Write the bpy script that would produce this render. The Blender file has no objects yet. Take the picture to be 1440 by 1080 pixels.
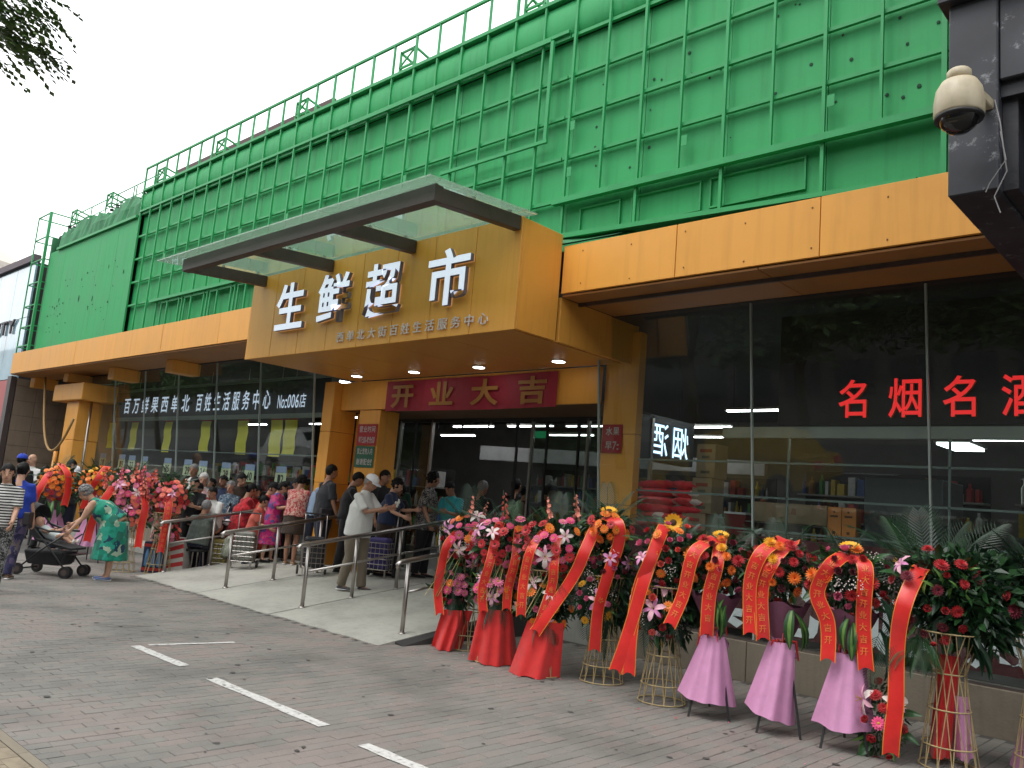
import bpy, bmesh, math, random
from mathutils import Vector, Matrix
R = math.radians
SC = bpy.context.scene
COL = SC.collection
# ---------------------------------------------------------------- camera
cam = bpy.data.cameras.new('camera'); camo = bpy.data.objects.new('camera', cam); COL.objects.link(camo)
cam.sensor_width = 36; cam.lens = 1165/1440*36; cam.clip_start = 0.05; cam.clip_end = 900
_r = Vector((0.73226, 0.67591, 0.08331)); _d = Vector((-0.03801, 0.16271, -0.98594)); _f = Vector((-0.67996, 0.7188, 0.14484))
camo.matrix_world = Matrix(((_r.x, -_d.x, -_f.x, 0), (_r.y, -_d.y, -_f.y, 0), (_r.z, -_d.z, -_f.z, 1.6), (0, 0, 0, 1)))
SC.camera = camo
# ---------------------------------------------------------------- sky, sun, exposure
SC.view_settings.view_transform = 'Standard'; SC.view_settings.look = 'None'
SC.view_settings.exposure = 0.52; SC.view_settings.gamma = 1.0; SC.view_settings.use_curve_mapping = False
SUN_EL, SUN_AZ = 62, 200      # azimuth from north(+Y) clockwise: the sun stands behind the street, high, veiled
w = bpy.data.worlds.new('World'); SC.world = w; w.use_nodes = True
nt = w.node_tree; nt.nodes.clear()
out = nt.nodes.new('ShaderNodeOutputWorld'); bg = nt.nodes.new('ShaderNodeBackground'); sky = nt.nodes.new('ShaderNodeTexSky')
sky.sky_type = 'NISHITA'; sky.sun_disc = False; sky.sun_elevation = R(SUN_EL); sky.sun_rotation = R(SUN_AZ)
sky.dust_density = 6; sky.air_density = 1.2; sky.altitude = 50
hs = nt.nodes.new('ShaderNodeHueSaturation'); hs.inputs['Saturation'].default_value = 0.05; hs.inputs['Value'].default_value = 1.0
mx = nt.nodes.new('ShaderNodeMix'); mx.data_type = 'RGBA'; mx.inputs[0].default_value = 0.75
mx.inputs[7].default_value = (13.2, 13.5, 13.7, 1)       # the even overcast sheet, in the sky texture's own units
nt.links.new(sky.outputs[0], hs.inputs['Color']); nt.links.new(hs.outputs[0], mx.inputs[6])
nt.links.new(mx.outputs[2], bg.inputs[0]); bg.inputs[1].default_value = 0.125; nt.links.new(bg.outputs[0], out.inputs[0])
sl = bpy.data.lights.new('sun', 'SUN'); sl.energy = 0.9; sl.angle = R(25); sl.color = (1, .96, .9)
so = bpy.data.objects.new('sun', sl); COL.objects.link(so)
so.rotation_euler = Vector((math.sin(R(SUN_AZ))*math.cos(R(SUN_EL)), math.cos(R(SUN_AZ))*math.cos(R(SUN_EL)), math.sin(R(SUN_EL)))).to_track_quat('Z', 'Y').to_euler()

# ---------------------------------------------------------------- helpers
def world_off(o):
    v = Vector((0, 0, 0))
    while o is not None: v += o.location; o = o.parent
    return v
def tag(o, label=None, cat=None, group=None, kind=None):
    if label: o['label'] = label
    if cat: o['category'] = cat
    if group: o['group'] = group
    if kind: o['kind'] = kind
    return o
def thing(name, loc, label, cat, group=None, rz=0):
    o = bpy.data.objects.new(name, None); COL.objects.link(o); o.location = loc; o.rotation_euler.z = rz
    o.empty_display_size = .1
    return tag(o, label, cat, group)
def link(name, me, parent=None, loc=None):
    o = bpy.data.objects.new(name, me); COL.objects.link(o)
    if parent is not None: o.parent = parent
    if loc is not None: o.location = loc
    return o
def copy_tree(o, parent=None):
    c = o.copy(); COL.objects.link(c); c.parent = parent
    for ch in list(o.children): copy_tree(ch, c)
    return c
class MB:
    def __init__(s): s.v = []; s.f = []; s.m = []
    def add(s, vs, fs, m=0):
        n = len(s.v); s.v.extend([tuple(x) for x in vs]); s.f.extend([tuple(i+n for i in f) for f in fs]); s.m.extend([m]*len(fs)); return s
    def box(s, x0, x1, y0, y1, z0, z1, m=0):
        return s.add([(x0,y0,z0),(x1,y0,z0),(x1,y1,z0),(x0,y1,z0),(x0,y0,z1),(x1,y0,z1),(x1,y1,z1),(x0,y1,z1)],
            [(0,3,2,1),(4,5,6,7),(0,1,5,4),(1,2,6,5),(2,3,7,6),(3,0,4,7)], m)
    def hexa(s, b, t, m=0):
        return s.add(list(b)+list(t), [(0,3,2,1),(4,5,6,7),(0,1,5,4),(1,2,6,5),(2,3,7,6),(3,0,4,7)], m)
    def bar(s, a, b, wd, ht=None, m=0, up=(0,0,1)):
        a = Vector(a); b = Vector(b); d = (b-a).normalized(); u = Vector(up)
        if abs(d.dot(u)) > .98: u = Vector((0,1,0))
        x = d.cross(u).normalized()*wd/2; y = x.cross(d).normalized()*(ht or wd)/2
        return s.hexa([a-x-y, a+x-y, a+x+y, a-x+y], [b-x-y, b+x-y, b+x+y, b-x+y], m)
    def tube(s, pts, rad, n=8, m=0, cap=True, ell=None, side=None):
        pts = [Vector(p) for p in pts]; N = len(pts)
        if not hasattr(rad, '__len__'): rad = [rad]*N
        base = len(s.v); prev = None
        for i, p in enumerate(pts):
            d = (pts[min(i+1, N-1)]-pts[max(i-1, 0)])
            d = d.normalized() if d.length > 1e-9 else Vector((0,0,1))
            if side is not None: x = (Vector(side)-d*d.dot(Vector(side))).normalized()
            elif prev is None:
                u = Vector((0,0,1)) if abs(d.z) < .9 else Vector((1,0,0)); x = d.cross(u).normalized()
            else: x = (prev-d*d.dot(prev)).normalized()
            prev = x; y = d.cross(x)
            r = rad[i]; rx, ry = (r if hasattr(r, '__len__') else (r, r*(ell or 1)))
            for k in range(n):
                a = 2*math.pi*k/n; s.v.append(tuple(p+x*math.cos(a)*rx+y*math.sin(a)*ry))
        for i in range(N-1):
            for k in range(n):
                k2 = (k+1)%n; s.f.append((base+i*n+k, base+i*n+k2, base+(i+1)*n+k2, base+(i+1)*n+k)); s.m.append(m)
        if cap:
            s.f.append(tuple(base+k for k in range(n))[::-1]); s.m.append(m)
            s.f.append(tuple(base+(N-1)*n+k for k in range(n))); s.m.append(m)
        return s
    def lathe(s, prof, n=16, c=(0,0,0), m=0, sx=1, sy=1):
        base = len(s.v)
        for r, z in prof:
            for k in range(n):
                a = 2*math.pi*k/n; s.v.append((c[0]+r*math.cos(a)*sx, c[1]+r*math.sin(a)*sy, c[2]+z))
        for i in range(len(prof)-1):
            for k in range(n):
                k2 = (k+1)%n; s.f.append((base+i*n+k, base+i*n+k2, base+(i+1)*n+k2, base+(i+1)*n+k)); s.m.append(m)
        s.f.append(tuple(base+k for k in range(n))[::-1]); s.m.append(m)
        s.f.append(tuple(base+(len(prof)-1)*n+k for k in range(n))); s.m.append(m)
        return s
    def ball(s, c, rx, ry=None, rz=None, n=10, k=7, m=0):
        ry = ry or rx; rz = rz or rx; base = len(s.v)
        for i in range(1, k):
            t = math.pi*i/k
            for j in range(n):
                a = 2*math.pi*j/n; s.v.append((c[0]+rx*math.sin(t)*math.cos(a), c[1]+ry*math.sin(t)*math.sin(a), c[2]-rz*math.cos(t)))
        for i in range(k-2):
            for j in range(n):
                j2 = (j+1)%n; s.f.append((base+i*n+j, base+i*n+j2, base+(i+1)*n+j2, base+(i+1)*n+j)); s.m.append(m)
        b = len(s.v); s.v.append((c[0], c[1], c[2]-rz)); s.v.append((c[0], c[1], c[2]+rz))
        for j in range(n):
            j2 = (j+1)%n; s.f.append((b, base+j2, base+j)); s.m.append(m)
            s.f.append((b+1, base+(k-2)*n+j, base+(k-2)*n+j2)); s.m.append(m)
        return s
    def mesh(s, name, mats, smooth=False, off=None):
        me = bpy.data.meshes.new(name)
        v = s.v
        if off is not None and off.length > 0: v = [(a-off.x, b-off.y, c-off.z) for a, b, c in v]
        me.from_pydata(v, [], s.f)
        if not isinstance(mats, (list, tuple)): mats = [mats]
        for m in mats: me.materials.append(m)
        if any(s.m): me.polygons.foreach_set('material_index', s.m)
        if smooth: me.polygons.foreach_set('use_smooth', [True]*len(s.f))
        me.update(); return me
    def build(s, name, mats, parent=None, smooth=False, bevel=0):
        me = s.mesh(name, mats, smooth, world_off(parent) if parent is not None else None)
        if bevel:
            bm = bmesh.new(); bm.from_mesh(me); bmesh.ops.bevel(bm, geom=bm.edges[:], offset=bevel, segments=1, affect='EDGES'); bm.to_mesh(me); bm.free()
        return link(name, me, parent)

# ---------------------------------------------------------------- materials
MATS = {}
def ramp(nt, fac, cols, pos=None, interp='LINEAR'):
    r = nt.nodes.new('ShaderNodeValToRGB'); e = r.color_ramp.elements; r.color_ramp.interpolation = interp
    n = len(cols); pos = pos or [i/(n-1) for i in range(n)]
    while len(e) < n: e.new(0.5)
    for i in range(n): e[i].position = pos[i]; e[i].color = (*cols[i][:3], 1)
    nt.links.new(fac, r.inputs[0]); return r.outputs[0]
def mat(name, col, rough=.6, metal=0, var=.12, scale=3, bump=0, bscale=40, streak=0, spec=.5, emit=None, estr=0, trans=0, coords='Object', sheen=0, rnd=0, alpha=1, coat=0):
    if name in MATS: return MATS[name]
    m = bpy.data.materials.new(name); m.use_nodes = True; nt = m.node_tree; b = nt.nodes['Principled BSDF']
    b.inputs['Base Color'].default_value = (*col, 1); b.inputs['Roughness'].default_value = rough; b.inputs['Metallic'].default_value = metal
    b.inputs['Specular IOR Level'].default_value = spec; b.inputs['Coat Weight'].default_value = coat
    if sheen: b.inputs['Sheen Weight'].default_value = sheen
    tc = nt.nodes.new('ShaderNodeTexCoord'); co = tc.outputs[coords]
    if var:
        n = nt.nodes.new('ShaderNodeTexNoise'); n.inputs['Scale'].default_value = scale; n.inputs['Detail'].default_value = 5; n.inputs['Roughness'].default_value = .62
        nt.links.new(co, n.inputs['Vector'])
        lo = tuple(max(0, c*(1-var*1.6)) for c in col); hi = tuple(min(1, c*(1+var)) for c in col)
        c_ = ramp(nt, n.outputs[0], [lo, col, hi], [.25, .5, .78])
        if streak:
            mp = nt.nodes.new('ShaderNodeMapping'); mp.inputs['Scale'].default_value = (6, 6, .35); nt.links.new(co, mp.inputs[0])
            n2 = nt.nodes.new('ShaderNodeTexNoise'); n2.inputs['Scale'].default_value = 2.2; n2.inputs['Detail'].default_value = 6; nt.links.new(mp.outputs[0], n2.inputs[0])
            s_ = ramp(nt, n2.outputs[0], [(0,0,0), (1,1,1)], [.5, .75])
            mxx = nt.nodes.new('ShaderNodeMix'); mxx.data_type = 'RGBA'; mxx.blend_type = 'MULTIPLY'
            mul = nt.nodes.new('ShaderNodeMath'); mul.operation = 'MULTIPLY'; mul.inputs[1].default_value = streak; nt.links.new(s_, mul.inputs[0])
            nt.links.new(mul.outputs[0], mxx.inputs[0]); nt.links.new(c_, mxx.inputs[6]); mxx.inputs[7].default_value = (.45, .42, .38, 1); c_ = mxx.outputs[2]
        if rnd:
            oi = nt.nodes.new('ShaderNodeObjectInfo'); hv = nt.nodes.new('ShaderNodeHueSaturation')
            ma = nt.nodes.new('ShaderNodeMath'); ma.operation = 'MULTIPLY_ADD'; ma.inputs[1].default_value = rnd; ma.inputs[2].default_value = 1-rnd/2
            nt.links.new(oi.outputs['Random'], ma.inputs[0]); nt.links.new(ma.outputs[0], hv.inputs['Value']); nt.links.new(c_, hv.inputs['Color']); c_ = hv.outputs[0]
        nt.links.new(c_, b.inputs['Base Color'])
        rr = nt.nodes.new('ShaderNodeMapRange'); rr.inputs[3].default_value = max(.03, rough-.1); rr.inputs[4].default_value = min(1, rough+.12)
        nt.links.new(n.outputs[0], rr.inputs[0]); nt.links.new(rr.outputs[0], b.inputs['Roughness'])
    if bump:
        n3 = nt.nodes.new('ShaderNodeTexNoise'); n3.inputs['Scale'].default_value = bscale; n3.inputs['Detail'].default_value = 3; nt.links.new(co, n3.inputs['Vector'])
        bp = nt.nodes.new('ShaderNodeBump'); bp.inputs['Strength'].default_value = bump; bp.inputs['Distance'].default_value = .01
        nt.links.new(n3.outputs[0], bp.inputs['Height']); nt.links.new(bp.outputs[0], b.inputs['Normal'])
    if emit: b.inputs['Emission Color'].default_value = (*emit, 1); b.inputs['Emission Strength'].default_value = estr
    MATS[name] = m; return m
def cloth(name, cols, scale=18, kind='voronoi', rough=.85):
    if name in MATS: return MATS[name]
    m = bpy.data.materials.new(name); m.use_nodes = True; nt = m.node_tree; b = nt.nodes['Principled BSDF']; b.inputs['Roughness'].default_value = rough
    b.inputs['Specular IOR Level'].default_value = .25; b.inputs['Sheen Weight'].default_value = .15
    tc = nt.nodes.new('ShaderNodeTexCoord')
    n0 = nt.nodes.new('ShaderNodeTexNoise'); n0.inputs['Scale'].default_value = scale*.7; n0.inputs['Detail'].default_value = 2
    nt.links.new(tc.outputs['Object'], n0.inputs['Vector'])
    mixv = nt.nodes.new('ShaderNodeMix'); mixv.data_type = 'VECTOR'; mixv.inputs[0].default_value = .12
    nt.links.new(tc.outputs['Object'], mixv.inputs[4]); nt.links.new(n0.outputs['Color'], mixv.inputs[5])
    if kind == 'stripes':
        mp = nt.nodes.new('ShaderNodeTexWave'); mp.bands_direction = 'Z'; mp.inputs['Scale'].default_value = scale; mp.inputs['Distortion'].default_value = .4
        nt.links.new(tc.outputs['Object'], mp.inputs[0]); fac = mp.outputs['Fac']
    elif kind == 'noise':
        n1 = nt.nodes.new('ShaderNodeTexNoise'); n1.inputs['Scale'].default_value = scale; n1.inputs['Detail'].default_value = 3; nt.links.new(tc.outputs['Object'], n1.inputs['Vector']); fac = n1.outputs['Fac']
    else:
        v = nt.nodes.new('ShaderNodeTexVoronoi'); v.inputs['Scale'].default_value = scale; nt.links.new(mixv.outputs[1], v.inputs['Vector'])
        sp = nt.nodes.new('ShaderNodeSeparateColor'); nt.links.new(v.outputs['Color'], sp.inputs[0]); fac = sp.outputs[0]
    n = len(cols)
    if kind == 'noise': pos = [.34+.32*i/max(1, n-1) for i in range(n)]
    else: pos = [i/n for i in range(n)]
    c_ = ramp(nt, fac, cols, pos, 'CONSTANT' if kind != 'noise' else 'LINEAR') if n > 1 else None
    if c_: nt.links.new(c_, b.inputs['Base Color'])
    else: b.inputs['Base Color'].default_value = (*cols[0], 1)
    n3 = nt.nodes.new('ShaderNodeTexNoise'); n3.inputs['Scale'].default_value = 9; n3.inputs['Detail'].default_value = 2; nt.links.new(tc.outputs['Object'], n3.inputs['Vector'])
    bp = nt.nodes.new('ShaderNodeBump'); bp.inputs['Strength'].default_value = .5; bp.inputs['Distance'].default_value = .03
    nt.links.new(n3.outputs[0], bp.inputs['Height']); nt.links.new(bp.outputs[0], b.inputs['Normal'])
    MATS[name] = m; return m
def glass(name, tint=(.86,.9,.88), base=.045, gain=1.0, dust=.0):
    if name in MATS: return MATS[name]
    m = bpy.data.materials.new(name); m.use_nodes = True; nt = m.node_tree; nt.nodes.clear()
    o = nt.nodes.new('ShaderNodeOutputMaterial'); mixs = nt.nodes.new('ShaderNodeMixShader'); t = nt.nodes.new('ShaderNodeBsdfTransparent'); g = nt.nodes.new('ShaderNodeBsdfGlossy')
    t.inputs[0].default_value = (*tint, 1); g.inputs['Roughness'].default_value = .0; g.inputs['Color'].default_value = (.95,.98,.97,1)
    lw = nt.nodes.new('ShaderNodeLayerWeight'); lw.inputs[0].default_value = .5
    p = nt.nodes.new('ShaderNodeMath'); p.operation = 'POWER'; p.inputs[1].default_value = 5; nt.links.new(lw.outputs['Facing'], p.inputs[0])
    a = nt.nodes.new('ShaderNodeMath'); a.operation = 'MULTIPLY_ADD'; a.inputs[1].default_value = .95*gain; a.inputs[2].default_value = base; nt.links.new(p.outputs[0], a.inputs[0])
    nt.links.new(a.outputs[0], mixs.inputs[0]); nt.links.new(t.outputs[0], mixs.inputs[1]); nt.links.new(g.outputs[0], mixs.inputs[2])
    last = mixs.outputs[0]
    if dust:
        d = nt.nodes.new('ShaderNodeBsdfDiffuse'); d.inputs[0].default_value = (.75,.77,.74,1); m2 = nt.nodes.new('ShaderNodeMixShader')
        tc = nt.nodes.new('ShaderNodeTexCoord'); n = nt.nodes.new('ShaderNodeTexNoise'); n.inputs['Scale'].default_value = 1.2; n.inputs['Detail'].default_value = 6; nt.links.new(tc.outputs['Object'], n.inputs['Vector'])
        mm = nt.nodes.new('ShaderNodeMath'); mm.operation = 'MULTIPLY'; mm.inputs[1].default_value = dust*2; nt.links.new(n.outputs[0], mm.inputs[0])
        nt.links.new(mm.outputs[0], m2.inputs[0]); nt.links.new(last, m2.inputs[1]); nt.links.new(d.outputs[0], m2.inputs[2]); last = m2.outputs[0]
    nt.links.new(last, o.inputs[0]); MATS[name] = m; return m

# ---------------------------------------------------------------- lettering
_glyph = {}
def glyph(ch, bold=0.0, extr=0.0):
    k = (ch, bold, extr)
    if k in _glyph: return _glyph[k]
    c = bpy.data.curves.new('g', 'FONT'); c.body = ch; c.offset = bold; c.extrude = extr; c.resolution_u = 3
    o = bpy.data.objects.new('g', c); COL.objects.link(o)
    bpy.context.view_layer.update()
    me = bpy.data.meshes.new_from_object(o.evaluated_get(bpy.context.evaluated_depsgraph_get()))
    V = [tuple(v.co) for v in me.vertices]; F = [tuple(p.vertices) for p in me.polygons]
    bpy.data.objects.remove(o); bpy.data.curves.remove(c); bpy.data.meshes.remove(me)
    _glyph[k] = (V, F); return _glyph[k]
def glyph_box(ch, x0, x1, z0, z1, y, depth=0.0, bold=0.0, mb=None, mirror=False, slant=0, fit=False, ax='x'):
    """one character in the cell x0..x1, z0..z1 on the plane y, facing -Y (its back at y, front at y-depth)"""
    mb = mb or MB(); V, F = glyph(ch, bold, .5 if depth else 0)
    if fit or ord(ch) < 256:
        a0 = min(v[0] for v in V); a1 = max(v[0] for v in V); b0, b1 = (-.02, .74)
        if fit: b0 = min(v[1] for v in V); b1 = max(v[1] for v in V)
    else: a0, a1, b0, b1 = 0.02, .98, -.1, .87
    vs = []
    for v in V:
        u = (v[0]-a0)/max(1e-6, a1-a0); t = (v[1]-b0)/(b1-b0)
        if mirror: u = 1-u
        X = x0+u*(x1-x0)+slant*t*(z1-z0); Z = z0+t*(z1-z0); Y = y-(v[2]+.5)*depth if depth else y
        vs.append((X, Y, Z) if ax == 'x' else (Y, X, Z))
    fs = F if not mirror else [f[::-1] for f in F]
    return mb.add(vs, fs)
def text_row(s, x0, x1, z0, z1, y, depth=0, bold=.01, gap=.12, mb=None, mirror=False, ax='x'):
    mb = mb or MB(); ws = [.3 if c in " :-.'!" else (.55 if ord(c) < 256 else 1) for c in s]; T = sum(ws); x = x0
    seq = list(zip(s, ws))
    if mirror: seq = seq[::-1]
    for c, wd in seq:
        cw = (x1-x0)*wd/T
        if c == '-': glyph_box('-', x+cw*.1, x+cw*.9, z0, z1, y, depth, bold, mb, mirror, ax=ax)
        elif c != ' ': glyph_box(c, x+cw*gap/2, x+cw*(1-gap/2), z0, z1, y, depth, bold, mb, mirror, ax=ax)
        x += cw
    return mb

rnd = random.Random(7)
# colours
ORANGE = mat('orange_panel', (.8,.37,.062), .42, var=.07, scale=.8, bump=.12, bscale=2.5, streak=.22, spec=.5, rnd=.05)
GREEN = mat('green_paint', (.035,.37,.12), .55, var=.08, scale=1.3, bump=.2, bscale=7, streak=.3, spec=.35)
GREEN_R = mat('green_rail_paint', (.032,.34,.11), .45, var=.1, scale=4, spec=.4)
DGREEN = mat('green_dirty_canvas', (.04,.22,.09), .7, var=.35, scale=2.2, bump=.5, bscale=5, streak=.5)
BLACK = mat('black_metal', (.02,.02,.022), .45, var=.2)
DARK = mat('dark_interior', (.035,.033,.032), .8, var=.2)
STEEL = mat('brushed_steel', (.42,.39,.37), .33, 1, var=.04, scale=6)
WHITE = mat('white_print', (.8,.81,.84), .5, var=.02)
GLASS = glass('window_glass', (.92,.955,.94), .036, 1.0, .006)
BROWN = mat('brown_steel_beam', (.075,.055,.05), .5, .2, var=.2, scale=5, bump=.2)
CONC = mat('ramp_concrete', (.35,.345,.31), .8, var=.2, scale=1.3, bump=.5, bscale=50, streak=.25)
GOLD = mat('gold_print', (.78,.5,.12), .45, 0, var=.05)
REDC = mat('red_cloth', (.62,.022,.02), .7, var=.12, scale=6, bump=.7, bscale=14, sheen=.2)
LAMP = mat('lamp_white', (.9,.9,.9), .5, var=0, emit=(1,.98,.93), estr=9)
TUBE = mat('tube_lamp', (.9,.9,.9), .5, var=0, emit=(.95,.98,1), estr=14)
TILE = mat('beige_stone', (.22,.17,.125), .75, var=.14, scale=3, bump=.3, bscale=30, streak=.2, rnd=.12)
# ================================================================ GROUND
def paver_mat():
    m = bpy.data.materials.new('paver'); m.use_nodes = True; nt = m.node_tree; b = nt.nodes['Principled BSDF']; b.inputs['Roughness'].default_value = .8
    g = nt.nodes.new('ShaderNodeNewGeometry'); 
    def noise(s, d=4, src=None):
        n = nt.nodes.new('ShaderNodeTexNoise'); n.inputs['Scale'].default_value = s; n.inputs['Detail'].default_value = d; nt.links.new(src or g.outputs['Position'], n.inputs['Vector']); return n.outputs[0]
    # one value for each brick, from the brick's own cell
    sep = nt.nodes.new('ShaderNodeSeparateXYZ'); nt.links.new(g.outputs['Position'], sep.inputs[0])
    def M(op, a, bv):
        n = nt.nodes.new('ShaderNodeMath'); n.operation = op
        for i, q in enumerate((a, bv)):
            if isinstance(q, (int, float)): n.inputs[i].default_value = q
            elif q is not None: nt.links.new(q, n.inputs[i])
        return n.outputs[0]
    row = M('FLOOR', M('DIVIDE', sep.outputs[0], .1), 0); off = M('MULTIPLY', M('FLOORED_MODULO', row, 2), .1)
    cell = M('FLOOR', M('DIVIDE', M('ADD', sep.outputs[1], off), .2), 0)
    cx = nt.nodes.new('ShaderNodeCombineXYZ'); nt.links.new(row, cx.inputs[0]); nt.links.new(cell, cx.inputs[1])
    wn = nt.nodes.new('ShaderNodeTexWhiteNoise'); nt.links.new(cx.outputs[0], wn.inputs[0])
    big = noise(.55, 2, None); per = wn.outputs[0]
    f = M('ADD', M('MULTIPLY', per, .35), M('MULTIPLY', big, .9))
    c1 = ramp(nt, f, [(.175,.168,.152), (.2,.19,.172), (.215,.185,.17), (.225,.188,.172)], [.38, .62, .72, .9])
    st = noise(1.1, 8); c2 = ramp(nt, st, [(.62,.62,.62), (1,1,1), (1.12,1.1,1.08)], [.3, .52, .75])
    mx = nt.nodes.new('ShaderNodeMix'); mx.data_type = 'RGBA'; mx.blend_type = 'MULTIPLY'; mx.inputs[0].default_value = .8; nt.links.new(c1, mx.inputs[6]); nt.links.new(c2, mx.inputs[7])
    fine = ramp(nt, noise(90, 3), [(.8,.8,.8), (1.1,1.1,1.1)]); m2 = nt.nodes.new('ShaderNodeMix'); m2.data_type = 'RGBA'; m2.blend_type = 'MULTIPLY'; m2.inputs[0].default_value = 1
    nt.links.new(mx.outputs[2], m2.inputs[6]); nt.links.new(fine, m2.inputs[7])
    wear = ramp(nt, noise(.33, 4), [(0,0,0), (1,1,1)], [.62, .72])
    m3 = nt.nodes.new('ShaderNodeMix'); m3.data_type = 'RGBA'; nt.links.new(M('MULTIPLY', wear, .25), m3.inputs[0]); nt.links.new(m2.outputs[2], m3.inputs[6]); m3.inputs[7].default_value = (.2,.17,.15,1)
    nt.links.new(m3.outputs[2], b.inputs['Base Color'])
    bp = nt.nodes.new('ShaderNodeBump'); bp.inputs['Strength'].default_value = .5; bp.inputs['Distance'].default_value = .004; nt.links.new(noise(45, 4), bp.inputs['Height']); nt.links.new(bp.outputs[0], b.inputs['Normal'])
    return m
PAVER = paver_mat()
JOINT = mat('sand_joint', (.075,.07,.064), .95, var=.3, scale=6, coords='Object')
ASPH = mat('asphalt', (.05,.05,.052), .85, var=.25, scale=1.5, bump=.4, bscale=120)
gr = MB().box(-160, 160, -160, 160, -.6, -.16).build('ground', mat('far_ground', (.12,.115,.1), .9, var=.3, scale=.3)); tag(gr, kind='structure')
rd = MB().box(-120, 80, -16, -1.6, -.15, -.13).build('road', ASPH); tag(rd, kind='structure')
lane = MB()
for i in range(24): lane.box(-80+i*5, -78+i*5, -8.1, -7.95, -.13, -.126)
lane.build('lane_marking', WHITE, rd)
pv = MB().box(-60, 30, 1.86, 12, -.15, -.006).build('pavement', JOINT); tag(pv, kind='structure')
# bricks: nearest 300 as single parts, the rest one joined part
cells = []
for r in range(-170, 8):
    x0 = r*.1; off = (r % 2)*.1
    for c in range(9, 43):
        y0 = c*.2-off
        if y0+.2 < 1.88 or y0 > 8.2: continue
        X, Y = x0+.05, y0+.1
        dep = -.68*X+.7188*Y; lx = .73226*X+.676*Y
        if dep < 1.5: continue
        px = 720+1165*lx/dep; vis = -60 < px < 1500 and 1.6*1165/dep < 620+px*0
        if not (-80 < px < 1520): continue
        if X < -7.2 and Y > 5.85 and X > -13.5: continue
        py = 540+1165*((-.03801*X+.16271*Y+.98594*1.6)/(dep-.1448*1.6))
        if py > 1110: continue
        cells.append((dep, x0, y0))
cells.sort(); CUT = [c for c in cells if c[2] < 1.86]; cells = [c for c in cells if c[2] >= 1.86]
def brick_mb(mb, x0, y0, rr):
    g = .0022; b = .004; h = rr.uniform(-.0022, .0018); t1, t2 = rr.uniform(-.0012, .0012), rr.uniform(-.0012, .0012)
    a0, a1, c0, c1 = x0+g, x0+.1-g, y0+g, y0+.2-g
    B = [(a0,c0,-.03),(a1,c0,-.03),(a1,c1,-.03),(a0,c1,-.03)]; Mi = [(a0,c0,h-b),(a1,c0,h-b),(a1,c1,h-b),(a0,c1,h-b)]
    T = [(a0+b,c0+b,h+t1),(a1-b,c0+b,h+t2),(a1-b,c1-b,h-t1),(a0+b,c1-b,h-t2)]
    mb.add(B+Mi+T, [(0,1,5,4),(1,2,6,5),(2,3,7,6),(3,0,4,7),(4,5,9,8),(5,6,10,9),(6,7,11,10),(7,4,8,11),(8,9,10,11)])
brr = random.Random(3)
protos = []
for i in range(6):
    mb = MB(); brick_mb(mb, -.05, -.1, brr); protos.append(mb.mesh('brick', PAVER))
for i, (d, x0, y0) in enumerate(cells[:300]):
    link('brick', protos[i % 6], pv, (x0+.05, y0+.1, 0))
mb = MB()
for d, x0, y0 in cells[300:]: brick_mb(mb, x0, y0, brr)
for d, x0, y0 in CUT: mb.box(x0+.003, x0+.097, 1.863, y0+.197, -.03, 0)
tag(mb.build('brick', PAVER, pv), kind='stuff')
# tactile / tan paving by the kerb
tp = MB().box(-60, 30, -1.3, 1.855, -.15, -.006).build('path', mat('tan_joint', (.10,.085,.06), .9)); tag(tp, kind='structure')
TAN = mat('tan_brick', (.25,.205,.145), .85, var=.25, scale=7, bump=.4, bscale=50, rnd=.3, coords='Object')
tanp = []
for k in range(4):
    m_ = MB(); m_.box(-.098, .098, -.048, .048, -.03, .001+.001*k); tanp.append(m_.mesh('brick', TAN))
edge = MB().box(-.248, .248, -.03, .03, -.05, .004).mesh('edging_block', mat('edging', (.2,.17,.13), .85, rnd=.2))
k = 0
for i in range(40):
    link('edging_block', edge, tp, (-12+i*.5, 1.825, 0))
for r in range(10):
    for i in range(28):
        x = -6.5+i*.2+(r % 2)*.1; y = 1.74-r*.1
        link('brick', tanp[(i*3+r) % 4], tp, (x, y, 0))
kb = MB().box(-60, 30, -1.6, -1.3, -.15, 0).build('kerb', CONC); tag(kb, kind='structure')
# painted parking dashes
def paint(name, pts, lab):
    mb = MB(); n = 14; rr = random.Random(len(lab)); (ax, ay), (bx, by), wd = pts
    d = Vector((bx-ax, by-ay, 0)); L = d.length; d.normalize(); nn = Vector((-d.y, d.x, 0))
    vs = []
    for i in range(n+1):
        p = Vector((ax, ay, .0042))+d*L*i/n
        for s in (-1, 1): vs.append(p+nn*s*(wd/2+rr.uniform(-.008, .006)))
    fs = [(2*i, 2*i+2, 2*i+3, 2*i+1) for i in range(n)]
    mb.add(vs, fs); o = mb.build(name, PAINT); tag(o, kind='structure', label=lab)
def paint_mat():
    m = bpy.data.materials.new('road_paint'); m.use_nodes = True; nt = m.node_tree; b = nt.nodes['Principled BSDF']; b.inputs['Roughness'].default_value = .7
    g = nt.nodes.new('ShaderNodeNewGeometry'); n = nt.nodes.new('ShaderNodeTexNoise'); n.inputs['Scale'].default_value = 28; n.inputs['Detail'].default_value = 6; nt.links.new(g.outputs['Position'], n.inputs[0])
    c = ramp(nt, n.outputs[0], [(.2,.19,.18), (.5,.49,.47), (.62,.61,.59)], [.33, .43, .7]); nt.links.new(c, b.inputs['Base Color']); return m
PAINT = paint_mat()
rs_ = random.Random(31); mb = MB()
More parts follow.
